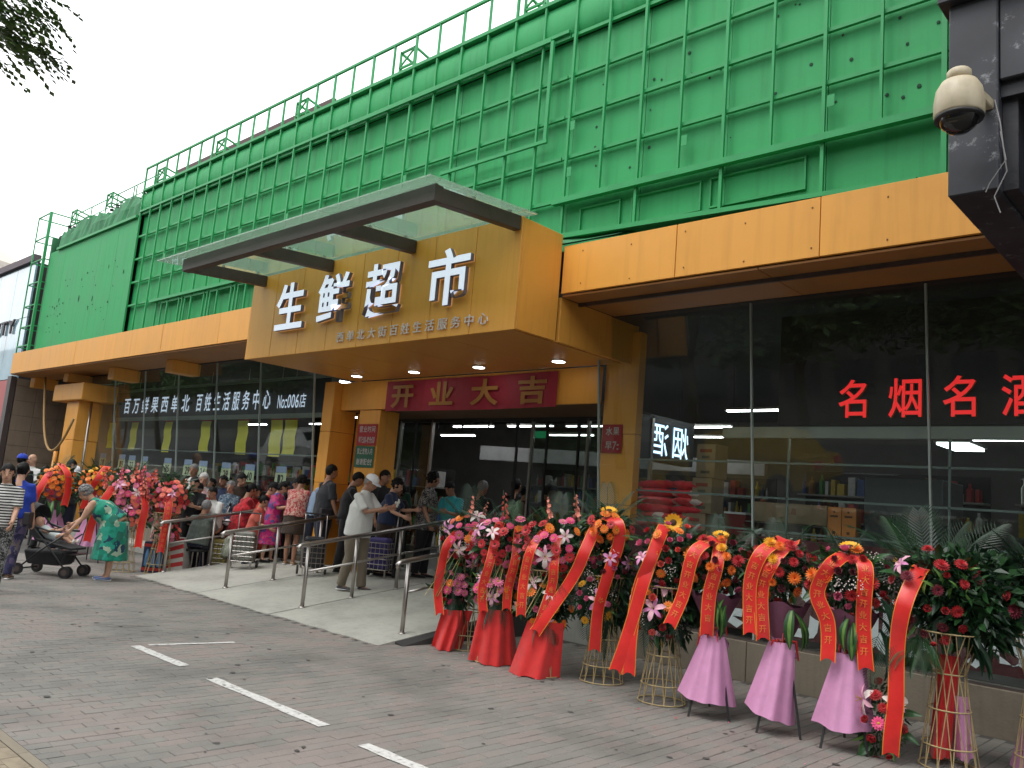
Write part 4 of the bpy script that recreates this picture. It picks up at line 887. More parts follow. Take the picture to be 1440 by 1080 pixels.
# ---------------------------------------------------------------- tree at the top left
def inview(p):
    v = p-Vector((0,0,1.6)); dep = _f.dot(v)
    if dep < .3: return None
    return (720+1165*_r.dot(v)/dep, 540+1165*_d.dot(v)/dep)
tt = thing('pagoda_tree', (-9.4, .5, 0), 'street tree whose feathery leaves hang in at the top left', 'tree')
m_ = MB(); m_.tube([(-9.4,.5,-.1), (-9.35,.5,1.8), (-9.5,.45,3.4), (-9.7,.4,5.4), (-9.6,.2,7.5)], [.19,.16,.14,.1,.04], 12)
limbs = [[(-9.5,.45,3.3), (-8.9,.8,4.5), (-8.2,1.1,5.3), (-7.6,1.45,5.55)], [(-9.6,.4,4.6), (-9,.0,5.6), (-7.9,-.3,6.5)], [(-9.6,.4,4.4), (-10.6,1.2,5.6), (-11.6,1.5,6.8)], [(-9.5,.4,3.8), (-10.5,-.6,5), (-11.5,-1.6,6.2)], [(-9.65,.3,5.6), (-9.2,1.3,6.9), (-9,2,7.6)]]
for l in limbs: m_.tube(l, [.08, .055, .03, .012][:len(l)], 7)
m_.build('trunk', BARK, tt, True)
rg = random.Random(9); fo = MB(); tw = MB()
def compound(mb, p, d, L, rg):
    d = d.normalized(); up = Vector((0,0,1)); x = d.cross(up).normalized(); dn = Vector((0,0,-1)); n = 7
    for i in range(n):
        t_ = (i+1)/n; q = p+d*L*t_+dn*L*.35*t_*t_
        for s in (-1, 1):
            a = (x*s+d*.45+dn*.25+Vector((rg.gauss(0,.12), rg.gauss(0,.12), rg.gauss(0,.12)))).normalized(); l = L*.24*(1-.25*abs(t_-.5)*2)*rg.uniform(.85, 1.1); wv = d.cross(a).cross(a).normalized()*l*.22
            wv = a.cross(Vector((rg.gauss(0,.3), rg.gauss(0,.3), 1))).normalized()*l*.3
            mb.add([q, q+a*l*.45+wv, q+a*l, q+a*l*.45-wv], [(0,1,2,3)])
targets = [((25,25),7.8),((60,12),7.7),((85,22),7.7),((45,38),8.0),((15,55),8.1),((40,58),7.9),((75,70),7.6),((88,78),7.6),((60,72),7.7),((10,10),8),((95,8),7.6),((5,80),8.2),((-20,40),8),((-40,80),8.2),((30,0),7.9),((70,-20),7.8),((20,40),7.5),((55,20),7.4),((38,14),7.6),((8,30),7.7),((28,48),7.6),((70,30),7.8),((50,70),7.5)]
MT = lambda px, py, D: (_r*((px-720)/1165)+_d*((py-540)/1165)+_f).normalized()*D+Vector((0,0,1.6))
for (q, D) in targets:
    p = MT(q[0]-40, q[1]-16, D)
    tw.tube([Vector((-8.2+rg.uniform(-.4,.6),1.1+rg.uniform(-.1,.3),5.3)), (p+Vector((-7.9,1.25,5.35)))/2+Vector((0,0,.06)), p], [.012,.007,.003], 4)
    for k in range(4):
        d = _r*1.0+_d*rg.uniform(.1, 1.0)+_f*rg.uniform(-.5, .5); compound(fo, p+Vector((rg.gauss(0,.05), rg.gauss(0,.05), rg.gauss(0,.04))), d, rg.uniform(.24, .34), rg)
def keep(p):
    q = inview(p); return q is None or not (-12 < q[0] < 1500 and -12 < q[1] < 1100)
for _ in range(900):
    a = rg.uniform(0, 6.28); u = rg.uniform(-.6, 1); r_ = rg.uniform(.5, 1); p = Vector((-9.9+2.9*r_*math.cos(a)*(1-u*u)**.5, -.2+2.6*r_*math.sin(a)*(1-u*u)**.5, 6.6+2.0*r_*u))
    if keep(p+Vector((.2,.1,-.1))) and keep(p): compound(fo, p, Vector((math.cos(a), math.sin(a), rg.uniform(-.4,.3))), rg.uniform(.2,.3), rg)
tag(fo.build('foliage', LEAF, tt), kind='stuff'); tw.build('twigs', BARK, tt); tag(bpy.context.scene.collection.objects[-1], kind='stuff')

# ================================================================ FLOWERS
def fmat(n, c, r=.5): return mat('petal_'+n, c, r, var=.12, scale=40, sheen=.2)
PINK = fmat('pink', (.75,.16,.3)); HOT = fmat('hot_pink', (.75,.06,.2)); RED = fmat('red', (.5,.012,.02)); CORAL = fmat('coral', (.85,.16,.12)); ORG = fmat('orange', (.85,.2,.015)); YLW = fmat('yellow', (.85,.42,.01)); WHT = fmat('white', (.75,.65,.62)); LIL = fmat('lilac', (.62,.22,.45)); MAR = fmat('maroon', (.2,.01,.03)); SAL = fmat('salmon', (.85,.28,.2)); PLI = fmat('pale_pink', (.78,.42,.52))
CEN = mat('flower_centre', (.06,.03,.01), .8); CENY = mat('flower_centre_yellow', (.5,.3,.03), .8)
LG = mat('leaf_green', (.022,.075,.022), .4, var=.3, scale=12, rnd=.3); LD = mat('leaf_dark', (.012,.04,.018), .45, var=.3, scale=12, rnd=.3); LS = mat('leaf_light', (.12,.24,.05), .4, var=.25, scale=14); STRAW = mat('dry_straw', (.5,.38,.17), .7, var=.2)
def petal(mb, a, r0, L, w, z0, cup, curl, m=0, tip=.35):
    ca, sa = math.cos(a), math.sin(a); rows_ = []
    for t_ in (0, .4, .75, 1.0):
        r = r0+L*t_*math.cos(cup+curl*t_); z = z0+L*t_*math.sin(cup+curl*t_); ww = w*(.45 if t_ == 0 else 1 if t_ < .8 else tip)/2
        rows_.append([(r*ca-sa*s*ww, r*sa+ca*s*ww, z+(.12*w if s == 0 else 0)*-1) for s in (-1, 0, 1)])
    vs = [p for r in rows_ for p in r]; mb.add(vs, [(3*i+j, 3*i+j+1, 3*i+j+4, 3*i+j+3) for i in range(3) for j in (0, 1)], m)
def F_gerbera(c, cen=CENY, n=13):
    mb = MB()
    for i in range(n): petal(mb, 6.283*i/n, .008, .042, .016, 0, .15, -.15, 0, .6)
    for i in range(n-3): petal(mb, 6.283*i/(n-3)+.2, .006, .028, .013, .004, .55, -.3, 0, .5)
    mb.ball((0,0,.004), .012, .012, .008, 8, 4, 1); return mb.mesh('gerbera', [c, cen], True)
def F_sun(): 
    mb = MB()
    for i in range(15): petal(mb, 6.283*i/15, .02, .042, .02, 0, .1, .1, 0, .25); petal(mb, 6.283*i/15+.2, .018, .034, .018, .004, .35, 0, 0, .25)
    mb.ball((0,0,.003), .024, .024, .009, 12, 4, 1); return mb.mesh('sunflower', [YLW, CEN], True)
def F_mum(c):
    mb = MB()
    for k, (n, L, cu) in enumerate(((16,.045,.05),(13,.038,.5),(10,.028,.95))):
        for i in range(n): petal(mb, 6.283*i/n+k*.3, .004, L, .009, .004*k, cu, .1, 0, .3)
    return mb.mesh('chrysanthemum', [c], True)
def F_rose(c):
    mb = MB()
    for k, (n, L, cu, w) in enumerate(((6,.034,.35,.036),(5,.03,.85,.034),(4,.026,1.2,.03),(3,.02,1.45,.024))):
        for i in range(n): petal(mb, 6.283*i/n+k*.7, .004, L, w, .002*k, cu, .45-.1*k, 0, .8)
    return mb.mesh('rose', [c], True)
def F_lily(c, edge):
    mb = MB()
    for i in range(6): petal(mb, 6.283*i/6, .006, .095 if i % 2 else .085, .042 if i % 2 else .03, 0, .85, -.95, 0 if i % 2 else 1, .25)
    for i in range(5):
        a = 6.283*i/5; mb.tube([(0,0,.01), (.018*math.cos(a), .018*math.sin(a), .06)], .0015, 4, 2); mb.ball((.018*math.cos(a), .018*math.sin(a), .062), .004, .004, .003, 5, 4, 2)
    return mb.mesh('lily', [c, edge, CENY], True)
def F_glad(c):
    mb = MB(); mb.tube([(0,0,-.12), (0,.005,.1), (.01,.01,.32)], [.005,.004,.002], 5, 1); rg = random.Random(2)
    for i in range(9):
        z = i*.033; a = (i % 2)*2.2+rg.uniform(-.5,.5)-1.6; s = (1-.07*i)*.045
        for k in range(5):
            b = 6.283*k/5; d = Vector((math.cos(a)*.8, math.sin(a)*.8, .35)).normalized(); x = d.cross(Vector((0,0,1))).normalized(); y = x.cross(d); o = Vector((0,0,z))+d*.012
            e = (x*math.cos(b)+y*math.sin(b)); g_ = e.cross(d)*s*.42; mb.add([o, o+e*s*.6+d*s*.45+g_, o+e*s*1.05+d*s*.5, o+e*s*.6+d*s*.45-g_], [(0,1,2,3)], 0)
    return mb.mesh('gladiolus', [c, LG], True)
def F_breath():
    mb = MB(); rg = random.Random(3)
    for _ in range(26): mb.ball((rg.gauss(0,.025), rg.gauss(0,.025), rg.uniform(0,.03)), .005, .005, .004, 5, 3)
    return mb.mesh('babys_breath', [WHT])
def F_leaf(m, L=.2, w=.06, m2=None):
    mb = MB(); rr_ = []
    for i in range(6):
        t_ = i/5; ww = w*math.sin(math.pi*min(1, t_*.92+.06))**.8/2; z = .25*L*t_*(1-t_)*2-.12*L*t_*t_
        rr_.append([(s*ww, 0+L*t_, z+abs(s)*ww*.35) for s in (-1, -.35, .35, 1)])
    vs = [p for r in rr_ for p in r]
    mb.add(vs, [(4*i, 4*i+1, 4*i+5, 4*i+4) for i in range(5)]+[(4*i+2, 4*i+3, 4*i+7, 4*i+6) for i in range(5)], 0); mb.add(vs, [(4*i+1, 4*i+2, 4*i+6, 4*i+5) for i in range(5)], 1 if m2 else 0)
    return mb.mesh('leaf', [m, m2 or m], True)
def F_palm(m, L=.5, n=22, lw=.011):
    mb = MB(); pts = [Vector((0, L*t_, .28*L*t_-.42*L*t_*t_)) for t_ in [i/n for i in range(n+1)]]
    mb.tube(pts[::3], .0028, 4, 0)
    for i in range(3, n+1):
        t_ = i/n; p = pts[i]; l = L*.42*math.sin(math.pi*(.12+.8*t_))**.7
        for s in (-1, 1):
            d = Vector((s*.85, .62+.4*t_, -.12)).normalized(); q = p+d*l+Vector((0,0,-.1*l)); mid = p+d*l*.5+Vector((0,0,.03*l)); wv = Vector((-d.y*s, d.x*s, 0))*lw*.5
            wv = Vector((0,1,0))*lw*.5
            mb.add([p-wv*.6, p+wv*.6, mid+wv, q, mid-wv], [(0,1,2,4), (4,2,3)])
    return mb.mesh('palm_frond', [m])
FM = dict(gp=F_gerbera(PINK), gh=F_gerbera(HOT), gr=F_gerbera(RED, CEN), gc=F_gerbera(CORAL), go=F_gerbera(ORG), gs=F_gerbera(SAL), gy=F_gerbera(YLW), sun=F_sun(), mo=F_mum(ORG), my=F_mum(YLW), mr=F_mum(RED), mm=F_mum(MAR), rr=F_rose(RED), rp=F_rose(PINK), rc=F_rose(CORAL), ro=F_rose(ORG), rm=F_rose(MAR),
    lp=F_lily(LIL, PLI), lw=F_lily(WHT, PLI), lh=F_lily(PLI, LIL), glp=F_glad(SAL), glc=F_glad(CORAL), glh=F_glad(PINK), bb=F_breath(), lf=F_leaf(LG, .2, .065), ld=F_leaf(LD, .34, .09), ls=F_leaf(LG, .26, .07, LS), lly=F_leaf(LS, .16, .03), pf=F_palm(LD, .5), pg=F_palm(LG, .42), py=F_palm(LS, .36, 16))
FNAME = {}
def put(key, par, p, nrm, sc=1, roll=None, rg=random, track='Z'):
    me = FM[key]; o = link(me.name.split('.')[0], me, par, p)
    q = Vector(nrm).to_track_quat(track, 'Y' if track == 'Z' else 'Z'); 
    rl = rg.uniform(0, 6.28) if roll is None else roll
    if track == 'Z': q = q @ Matrix.Rotation(rl, 3, 'Z').to_quaternion()
    else: q = q @ Matrix.Rotation(rl, 3, 'Y').to_quaternion()
    o.rotation_mode = 'QUATERNION'; o.rotation_quaternion = q; s = sc*rg.uniform(.82, 1.22); o.scale = (s, s, s)
    if key == 'bb': o['kind'] = 'stuff'
    return o
def foliage_ball(par, c, r, n, rg, m=LD, size=.05):
    mb = MB()
    for _ in range(n):
        d = Vector((rg.gauss(0,1), rg.gauss(0,1), rg.gauss(0,1))).normalized()*rg.random()**.35; p = Vector((c[0]+d.x*r[0], c[1]+d.y*r[1], c[2]+d.z*r[2]))
        a = (d+Vector((rg.gauss(0,.6), rg.gauss(0,.6), rg.gauss(0,.6)))).normalized(); b = a.cross(Vector((rg.gauss(0,1), rg.gauss(0,1), rg.gauss(0,1)))).normalized(); s = size*rg.uniform(.6, 1.5)
        mb.add([p, p+a*s*.5+b*s*.22, p+a*s+Vector((0,0,-s*.2)), p+a*s*.5-b*s*.22], [(0,1,2,3)], rg.randrange(2))
    tag(mb.build('foliage', [m, LG], par), kind='stuff')
def bouquet(par, c, rx, rz, n, pal, rg, dep=.14, mind=.062, fol=260):
    foliage_ball(par, (c[0], c[1]+.05, c[2]), (rx*1.02, dep*.9, rz*1.02), fol, rg)
    pts = []; tries = 0; ks = [k for k, w_ in pal for _ in range(w_)]
    while len(pts) < n and tries < n*40:
        tries += 1; a = rg.uniform(0, 6.283); r = rg.random()**.5; u, v = r*math.cos(a), r*math.sin(a); x, z = c[0]+u*rx, c[2]+v*rz
        k = rg.choice(ks); md = mind*(1.55 if k[0] == 'l' and len(k) == 2 else 1)
        if any((x-q[0])**2+(z-q[1])**2 < md*md for q in pts): continue
        pts.append((x, z)); y = c[1]-dep*(1-r*r)**.5-rg.uniform(0, .03); nrm = Vector((u*.9/max(.5,1), -1.0*(1-r*r*.5), v*.8+.15))+Vector((rg.gauss(0,.22), 0, rg.gauss(0,.22)))
        put(k, par, (x, y, z), nrm, 1.0, None, rg)
    for _ in range(int(n*.45)):
        a = rg.uniform(0, 6.283); u, v = math.cos(a), math.sin(a)
        put(rg.choice(['lf', 'lf', 'lly']), par, (c[0]+u*rx*.75, c[1]-.03, c[2]+v*rz*.75), (u, -.7, v), .8, None, rg, 'Y')
RIB = mat('ribbon_red', (.68,.018,.014), .38, var=.12, scale=7, sheen=.3); RIBG = mat('ribbon_gold', (.75,.25,.03), .4); RIBT = mat('ribbon_lettering', (.78,.2,.05), .5)
def ribbon(par, pts, width, rg, glyphs=True, fork=True, y0=-.2):
    P = [Vector((x, (.0 if i == 0 else y0-.015*math.sin(i*1.9)), z)) for i, (x, z) in enumerate(pts)]
    P[0].y = y0*.35; P.insert(0, Vector((P[0].x+.03, .04, P[0].z-.02)))
    def cr(t_):
        i = min(int(t_), len(P)-2); f = t_-i; a, b, c, d = P[max(i-1,0)], P[i], P[i+1], P[min(i+2, len(P)-1)]
        return .5*((2*b)+(-a+c)*f+(2*a-5*b+4*c-d)*f*f+(-a+3*b-3*c+d)*f**3)
    N = 30; T = len(P)-1; C = [cr(T*i/N) for i in range(N+1)]; cum = [0]
    for i in range(N): cum.append(cum[-1]+(C[i+1]-C[i]).length)
    Ltot = cum[-1]; ph = rg.uniform(0, 6)
    def S(s, u):   # point on ribbon at length s, across u in -1..1
        s = max(0, min(Ltot*.9999, s)); i = 0
        while i < N-1 and cum[i+1] < s: i += 1
        f = (s-cum[i])/max(1e-6, cum[i+1]-cum[i]); p = C[i].lerp(C[i+1], f); d = (C[i+1]-C[i]).normalized()
        w_ = Vector((1, 0, 0)); w_ = (w_-d*w_.dot(d)).normalized(); n_ = w_.cross(d); tw_ = .35*math.sin(s*3.2+ph)
        w2 = w_*math.cos(tw_)+n_*math.sin(tw_); nn = w2.cross(d)
        if nn.y > 0: nn = -nn
        return p+w2*u*width/2+nn*(.006*math.sin(s*11+ph)+.004*math.cos(u*2.5)), nn
    mb = MB(); us = (-1, -.9, -.3, .3, .9, 1); M_ = 34
    for i in range(M_+1):
        for u in us:
            s = Ltot*i/M_
            if i == M_ and fork: s -= (1-abs(u))*.04
            mb.v.append(tuple(S(s, u)[0]))
    for i in range(M_):
        for j in range(5): mb.f.append((i*6+j, i*6+j+1, i*6+7+j, i*6+6+j)); mb.m.append(1 if j in (0, 4) else 0)
    rb = mb.build('ribbon', [RIB, RIBG], par, True)
    if glyphs:
        s = .22; k = 0; mb = MB()
        while s < Ltot-.12:
            V, Fc = glyph('开业大吉'[k % 4], .014, 0)
            vs = []
            for v in V:
                p, nn = S(s+(.85-v[1])*.062, (v[0]-.5)*1.05); vs.append(p+nn*.004)
            mb.add(vs, Fc); s += .088; k += 1
        tag(mb.build('gold_lettering', RIBT, rb), kind='stuff')
def basket(par, hz=1.05, rb=.2, waist=.1, rt=.19, wz=.68, m=None):
    m = m or mat('bamboo', (.42,.32,.16), .55, var=.2, scale=14)
    def rad(z): return rb+(waist-rb)*(z/wz) if z < wz else waist+(rt-waist)*(z-wz)/(hz-wz)
    for z in (.01, .16, wz*.62, wz, hz): 
        r = rad(z); MB().tube([(r*math.cos(a*.2618), r*math.sin(a*.2618), z) for a in range(25)], .006, 5).build('hoop', m, par, True)
    mb = MB(); n = 13
    for k in range(n):
        a = 6.283*k/n
        for tw_ in (-.5, .5):
            mb.tube([(rad(0)*math.cos(a), rad(0)*math.sin(a), 0), (rad(wz)*math.cos(a+tw_), rad(wz)*math.sin(a+tw_), wz)], .0035, 4)
            mb.tube([(rad(wz)*math.cos(a), rad(wz)*math.sin(a), wz), (rad(hz)*math.cos(a+tw_*.8), rad(hz)*math.sin(a+tw_*.8), hz)], .0035, 4)
    tag(mb.build('bamboo_canes', m, par), kind='stuff')
def skirt(par, tl, tr, bl, br, m, rg, edge=.12, back=.0, folds=.018, y0=-.12, name='cloth_skirt', flare=.1):
    mb = MB(); nu, nv = 22, 10; vs = []; nf = rg.uniform(2.5, 4); ph = rg.uniform(0, 6)
    for side in (0, 1):
        for j in range(nv+1):
            t_ = j/nv
            for i in range(nu+1):
                u = i/nu; a = Vector((tl[0]+(tr[0]-tl[0])*u, 0, tl[1]+(tr[1]-tl[1])*u)); b = Vector((bl[0]+(br[0]-bl[0])*u, 0, bl[1]+(br[1]-bl[1])*u)); p = a.lerp(b, t_)
                bow = math.sin(math.pi*u); y = y0-flare*t_*bow+edge*(1-bow)*(.3+t_)-folds*math.sin(u*nf*6.283+ph+t_)*(.25+t_)-folds*.5*math.sin(u*17+ph*2)*t_
                vs.append((p.x, y+side*.006, max(.004, p.z+.008*math.sin(u*9+ph)*t_)))
    W = nu+1; H0 = W*(nv+1)
    fs = [(j*W+i, j*W+i+1, (j+1)*W+i+1, (j+1)*W+i) for j in range(nv) for i in range(nu)]; fs += [tuple(H0+q for q in f[::-1]) for f in fs]
    mb.add(vs, fs); mb.build(name, m, par, True)
def tripod(par, h, feet=.28):
    for a in (-2.2, -.95, 1.57):
        MB().tube([(feet*math.cos(a), feet*math.sin(a), 0), (0, 0, h)], .011, 6).build('leg', BLACK, par)
def stand(p, lab, rz=None, group='congratulation flower stands by the window'):
    X, Y = p
    if rz is None: d = Vector((-X, -Y, 0)).normalized(); rz = math.atan2(d.x, -d.y)
    t = thing('flower_stand', (0,0,0), lab, 'flower stand', group); t['_p'] = 0; del t['_p']
    return t, (X, Y, 0), rz
PINKC = mat('pink_paper', (.6,.27,.47), .6, var=.12, scale=4, bump=1.0, bscale=7); PURP = mat('mauve_paper', (.2,.07,.12), .6, var=.1)
DATA = {
1: dict(p=(-6.72,6.72), r=[[[-.2,1.26],[-.3,1.12],[-.34,.9],[-.36,.64],[-.31,.36]],[[.0,1.33],[-.05,1.2],[-.05,1.06]]], s=[[-.27,.3],[-.02,.31],[-.35,.0],[-.1,.0]], b=[[-.04,1.18,.27,.25],[-.2,.66,.16,.17]]),
2: dict(p=(-6.07,6.47), r=[[[-.04,1.4],[-.1,1.05],[-.16,.74],[-.13,.5]],[[.16,1.36],[.15,1.07],[.1,.76],[.1,.54]]], s=[[-.15,.42],[.1,.42],[-.22,.01],[.22,.0]], b=[[.05,1.2,.31,.26],[-.01,.74,.22,.18]]),
3: dict(p=(-5.42,6.45), r=[[[-.05,1.39],[-.16,1.2],[-.21,.92],[-.21,.55]],[[.08,1.33],[.07,1.07],[.06,.84],[-.05,.45]]], s=[[-.12,.4],[.15,.4],[-.26,.01],[.16,.0]], b=[[.08,1.24,.33,.26],[.02,.68,.24,.22]]),
4: dict(p=(-4.92,6.8), r=[[[-.05,1.57],[.07,1.51],[.08,1.32],[-.01,.99],[-.07,.68],[-.08,.3]],[[-.13,1.5],[-.23,1.24],[-.31,1.02],[-.48,.72],[-.66,.42]]], b=[[-.03,1.46,.2,.13],[-.04,1.13,.2,.2],[-.12,.76,.17,.2]]),
5: dict(p=(-4.12,6.61), r=[[[-.06,1.52],[-.14,1.28],[-.23,1.03],[-.28,.71],[-.29,.23]],[[-.08,1.48],[-.21,1.03],[-.32,.56],[-.41,.24]]], b=[[.02,1.28,.25,.25],[-.08,.78,.19,.2]]),
6: dict(p=(-3.67,6.65), r=[[[.03,1.47],[.01,1.26],[-.04,1.0],[-.05,.65]],[[-.02,1.47],[-.18,1.34],[-.26,.98],[-.36,.7]]], s=[[-.06,.66],[.08,.66],[-.22,.16],[.16,.11]], b=[[.03,1.26,.23,.2]]),
7: dict(p=(-3.07,6.7), r=[[[-.02,1.52],[-.18,1.39],[-.26,1.12],[-.24,.73]],[[.05,1.49],[-.1,1.31],[-.17,1.1],[-.14,.7]]], s=[[-.08,.7],[.08,.7],[-.22,.18],[.06,.08]], b=[[-.04,1.27,.21,.22]]),
8: dict(p=(-2.56,6.74), r=[[[-.02,1.44],[-.12,1.36],[-.22,1.14],[-.14,.92],[-.13,.63]],[[.06,1.45],[.12,1.35],[.11,.95],[.14,.6]]], s=[[-.06,.7],[.1,.7],[-.19,.16],[.16,.16]], b=[[.01,1.24,.26,.22]]),
9: dict(p=(-1.86,6.87), r=[[[-.2,1.39],[-.29,1.15],[-.34,.84],[-.34,.46],[-.36,.22],[-.37,.05]]], b=[[-.1,1.2,.26,.3],[-.44,.26,.13,.24]]),
}
PAL = {
1: [[('lw',2),('lp',2),('gh',3),('rr',3),('gc',2),('go',1),('gp',2),('bb',1)], [('gp',3),('gh',2),('rr',1),('go',1)]],
2: [[('gp',2),('gh',2),('lp',2),('lw',2),('go',1),('gr',3),('rp',2),('rr',1)], [('gp',3),('lh',1),('go',1),('gh',2)]],
3: [[('gp',2),('gh',2),('gr',3),('lw',3),('go',1),('rp',1),('mr',1)], [('lw',2),('go',2),('gs',2),('rp',1)]],
4: [[('go',4),('gr',3),('gc',2),('mo',2)], [('lp',3),('rm',2),('bb',2),('rp',1)], [('lp',2),('rp',2),('gy',1),('rr',2),('bb',1)]],
5: [[('lp',4),('rr',2),('rp',3),('rc',3),('go',2),('bb',1)], [('lh',3),('rc',2),('go',1),('rr',2),('bb',1)]],
6: [[('my',2),('mo',3),('mr',3),('rp',1),('rm',2)]],
7: [[('mo',4),('mr',3),('my',1),('rm',3)]],
8: [[('mr',3),('mo',4),('rm',2),('rp',3),('rr',2),('bb',1)]],
9: [[('mr',4),('mm',4),('lh',1),('rr',2)], [('lw',2),('gp',1),('mr',3),('rr',2),('gh',1)]],
}
LABS = {
1: 'flower stand nearest the ramp with a narrow red skirt and white and pink lilies',
2: 'flower stand with pink gerberas and a wide red skirt, second from the ramp',
3: 'flower stand with the widest flared red skirt, third from the ramp',
4: 'open bamboo basket stand topped with orange gerberas, fourth from the ramp',
5: 'open bamboo basket stand topped by one tilted sunflower before the rice sacks',
6: 'pink skirted tripod stand left of its two likes, topped by a sunflower',
7: 'pink skirted tripod stand with orange chrysanthemums, middle of the three',
8: 'pink skirted tripod stand rightmost of the three with red and orange flowers',
9: 'tall bamboo basket stand at the right edge with dark foliage and long ribbon',
}
for k in range(1, 10):
    D = DATA[k]; t, loc, rz = stand(D['p'], LABS[k]); rg = random.Random(40+k)
    if k in (6, 7, 8):
        tripod(t, 1.0)
        (a1, a2), (b1, b2), (c1, c2), (e1, e2) = D['s']; skirt(t, (a1-.02, a2), (b1+.02, b2), (c1-.05, c2), (e1+.06, e2), PINKC, rg, .06, y0=-.17, flare=.15, folds=.014); 
        # gathered waist and paper collar
        sx_ = (D['s'][0][0]+D['s'][1][0])/2
        mb = MB(); n_ = 16; vs = []
        for j, (r_, z_) in enumerate(((.13,.56), (.07,.68), (.075,.72), (.21,1.0))):
            for i in range(n_):
                a = 6.283*i/n_; q = r_*(1+.13*math.sin(i*2.4+j)); vs.append((sx_+q*math.cos(a), -.03+q*math.sin(a)*.75, z_+.03*math.sin(i*1.7+k)*(1 if j in (0, 3) else .2)))
        mb.add(vs, [(j*n_+i, j*n_+(i+1) % n_, (j+1)*n_+(i+1) % n_, (j+1)*n_+i) for j in range(3) for i in range(n_)], 0); mb.m = [0]*n_+[0]*n_+[1]*n_
        mb.build('paper_collar', [PINKC, PURP], t, True)
        mb = MB()
        for i in range(9):
            a = rg.uniform(-2.8, -.3); r_ = rg.uniform(.07, .13); mb.tube([(sx_, -.09, .7), (sx_+r_*math.cos(a), -.12+r_*math.sin(a)*.5, .72+rg.uniform(-.08,.06)), (sx_+r_*1.2*math.cos(a), -.14, .64+rg.uniform(-.1,.04))], [(.003,.012),(.002,.016),(.002,.008)], 5)
        mb.build('bow', RIB, t, True)
        for i in range(3): put('ls', t, (sx_+rg.uniform(-.02,.12), -.16, .92+.03*i), (rg.uniform(-.3,.5), -.2, -1), 1.1, 0, rg, 'Y')
    else:
        basket(t, 1.0 if k != 9 else .95, .21 if k != 9 else .2, .11, .2, .66)
        if 's' in D: (a1, a2), (b1, b2), (c1, c2), (e1, e2) = D['s']; skirt(t, (a1-.02, a2+.12), (b1+.06, b2+.12), (c1-.03, c2), (e1+.05, e2), REDC, rg, y0=-.2, flare=.07, folds=.03)
    for bi, (bx_, bz_, rx_, rzz) in enumerate(D['b']):
        n_ = (30, 15, 13)[bi] if len(D['b']) < 3 else (12, 15, 13)[bi]
        bouquet(t, (bx_, -.05, bz_), rx_*1.2, rzz*1.15, int(n_*(1.25 if k < 9 or bi else .7)), PAL[k][bi], rg, .19 if bi == 0 else .16, .074, 650 if bi == 0 else 380)
    topx, topz = D['b'][0][0], D['b'][0][1]+D['b'][0][3]
    # green fans behind
    fan = {1: 7, 2: 8, 3: 8, 4: 7, 5: 8, 6: 5, 7: 5, 8: 6, 9: 16}[k]
    foliage_ball(t, (topx, .12, D['b'][0][1]), ((.23, .12, .2) if 4 <= k <= 8 else (.3, .13, .26)), 300 if 4 <= k <= 8 else 500, rg, LD, .08)
    for i in range(fan):
        a = math.pi*(i+.5)/fan+rg.uniform(-.15,.15); put('pf' if rg.random() < .7 else 'pg', t, (topx+.1*math.cos(a), .1, D['b'][0][1]+.05), (math.cos(a), rg.uniform(.1,.5), math.sin(a)*.9+.2), (.95 if k < 4 else .72) if k < 9 else 1.15, rg.uniform(-.5,.5), rg, 'Y')
    if k in (1, 2, 3):
        for i in range(2 if k != 2 else 1): put(('glp','glc','glp')[k-1], t, (topx+(-.04,.1)[i]*(1 if k != 3 else 1.9), .0, topz+.0), (rg.uniform(-.2,.35), -.1, 1), .78, None, rg)
        foliage_ball(t, (D['b'][1][0]+.04, .0, D['b'][1][1]+.05), (.2,.14,.36), 700, rg, LD, .075)
        for i in range(7): put('pf', t, (D['b'][1][0]+.03, -.12, D['b'][1][1]-.02), (rg.uniform(-.6,.6), -.25, -1), .62, rg.uniform(-.4,.4), rg, 'Y')
        mid = D['b'][1][1]+.2
        for i in range(9): 
            a = rg.uniform(-2.6, -.5); put('pf', t, (D['b'][1][0]+.02, -.1, mid+.1), (math.cos(a)*.7, -.25, math.sin(a)), .7, rg.uniform(-.4,.4), rg, 'Y')
        for i in range(4):
            x_ = D['b'][1][0]+rg.uniform(-.1,.05); MB().bar((x_+.1, -.17, mid+.25), (x_-rg.uniform(-.02,.28), -.24, mid-.3), .012, .003).build('dry_straw', STRAW if i % 2 else LS, t)
    if k in (4, 5): foliage_ball(t, (.05, .0, .9), (.21,.15,.42), 900, rg, LD, .08)
    if k in (4, 5, 9):
        z_ = D['b'][-1][1]-.08 if k != 9 else .9
        for i in range(8): put('ld' if i % 2 else 'pf', t, (D['b'][-1][0]+rg.uniform(-.05,.15), -.06, z_+rg.uniform(0,.35)), (rg.uniform(-.3,.5), -.2, -1), .9, rg.uniform(-.4,.4), rg, 'Y')
        for i in range(4): put('ld', t, (D['b'][0][0]+.16, -.05, .95+i*.03), (rg.uniform(.2,.7), -.3, -.7), .95, 0, rg, 'Y')
    if k in (4, 5, 6, 8): put('sun', t, (topx+(.0, -.0, 0, 0, 0)[0], -.06, topz+.04), ({5: (.1,-1,.15)}.get(k, (0,-.45,1))), 1.15, None, rg)
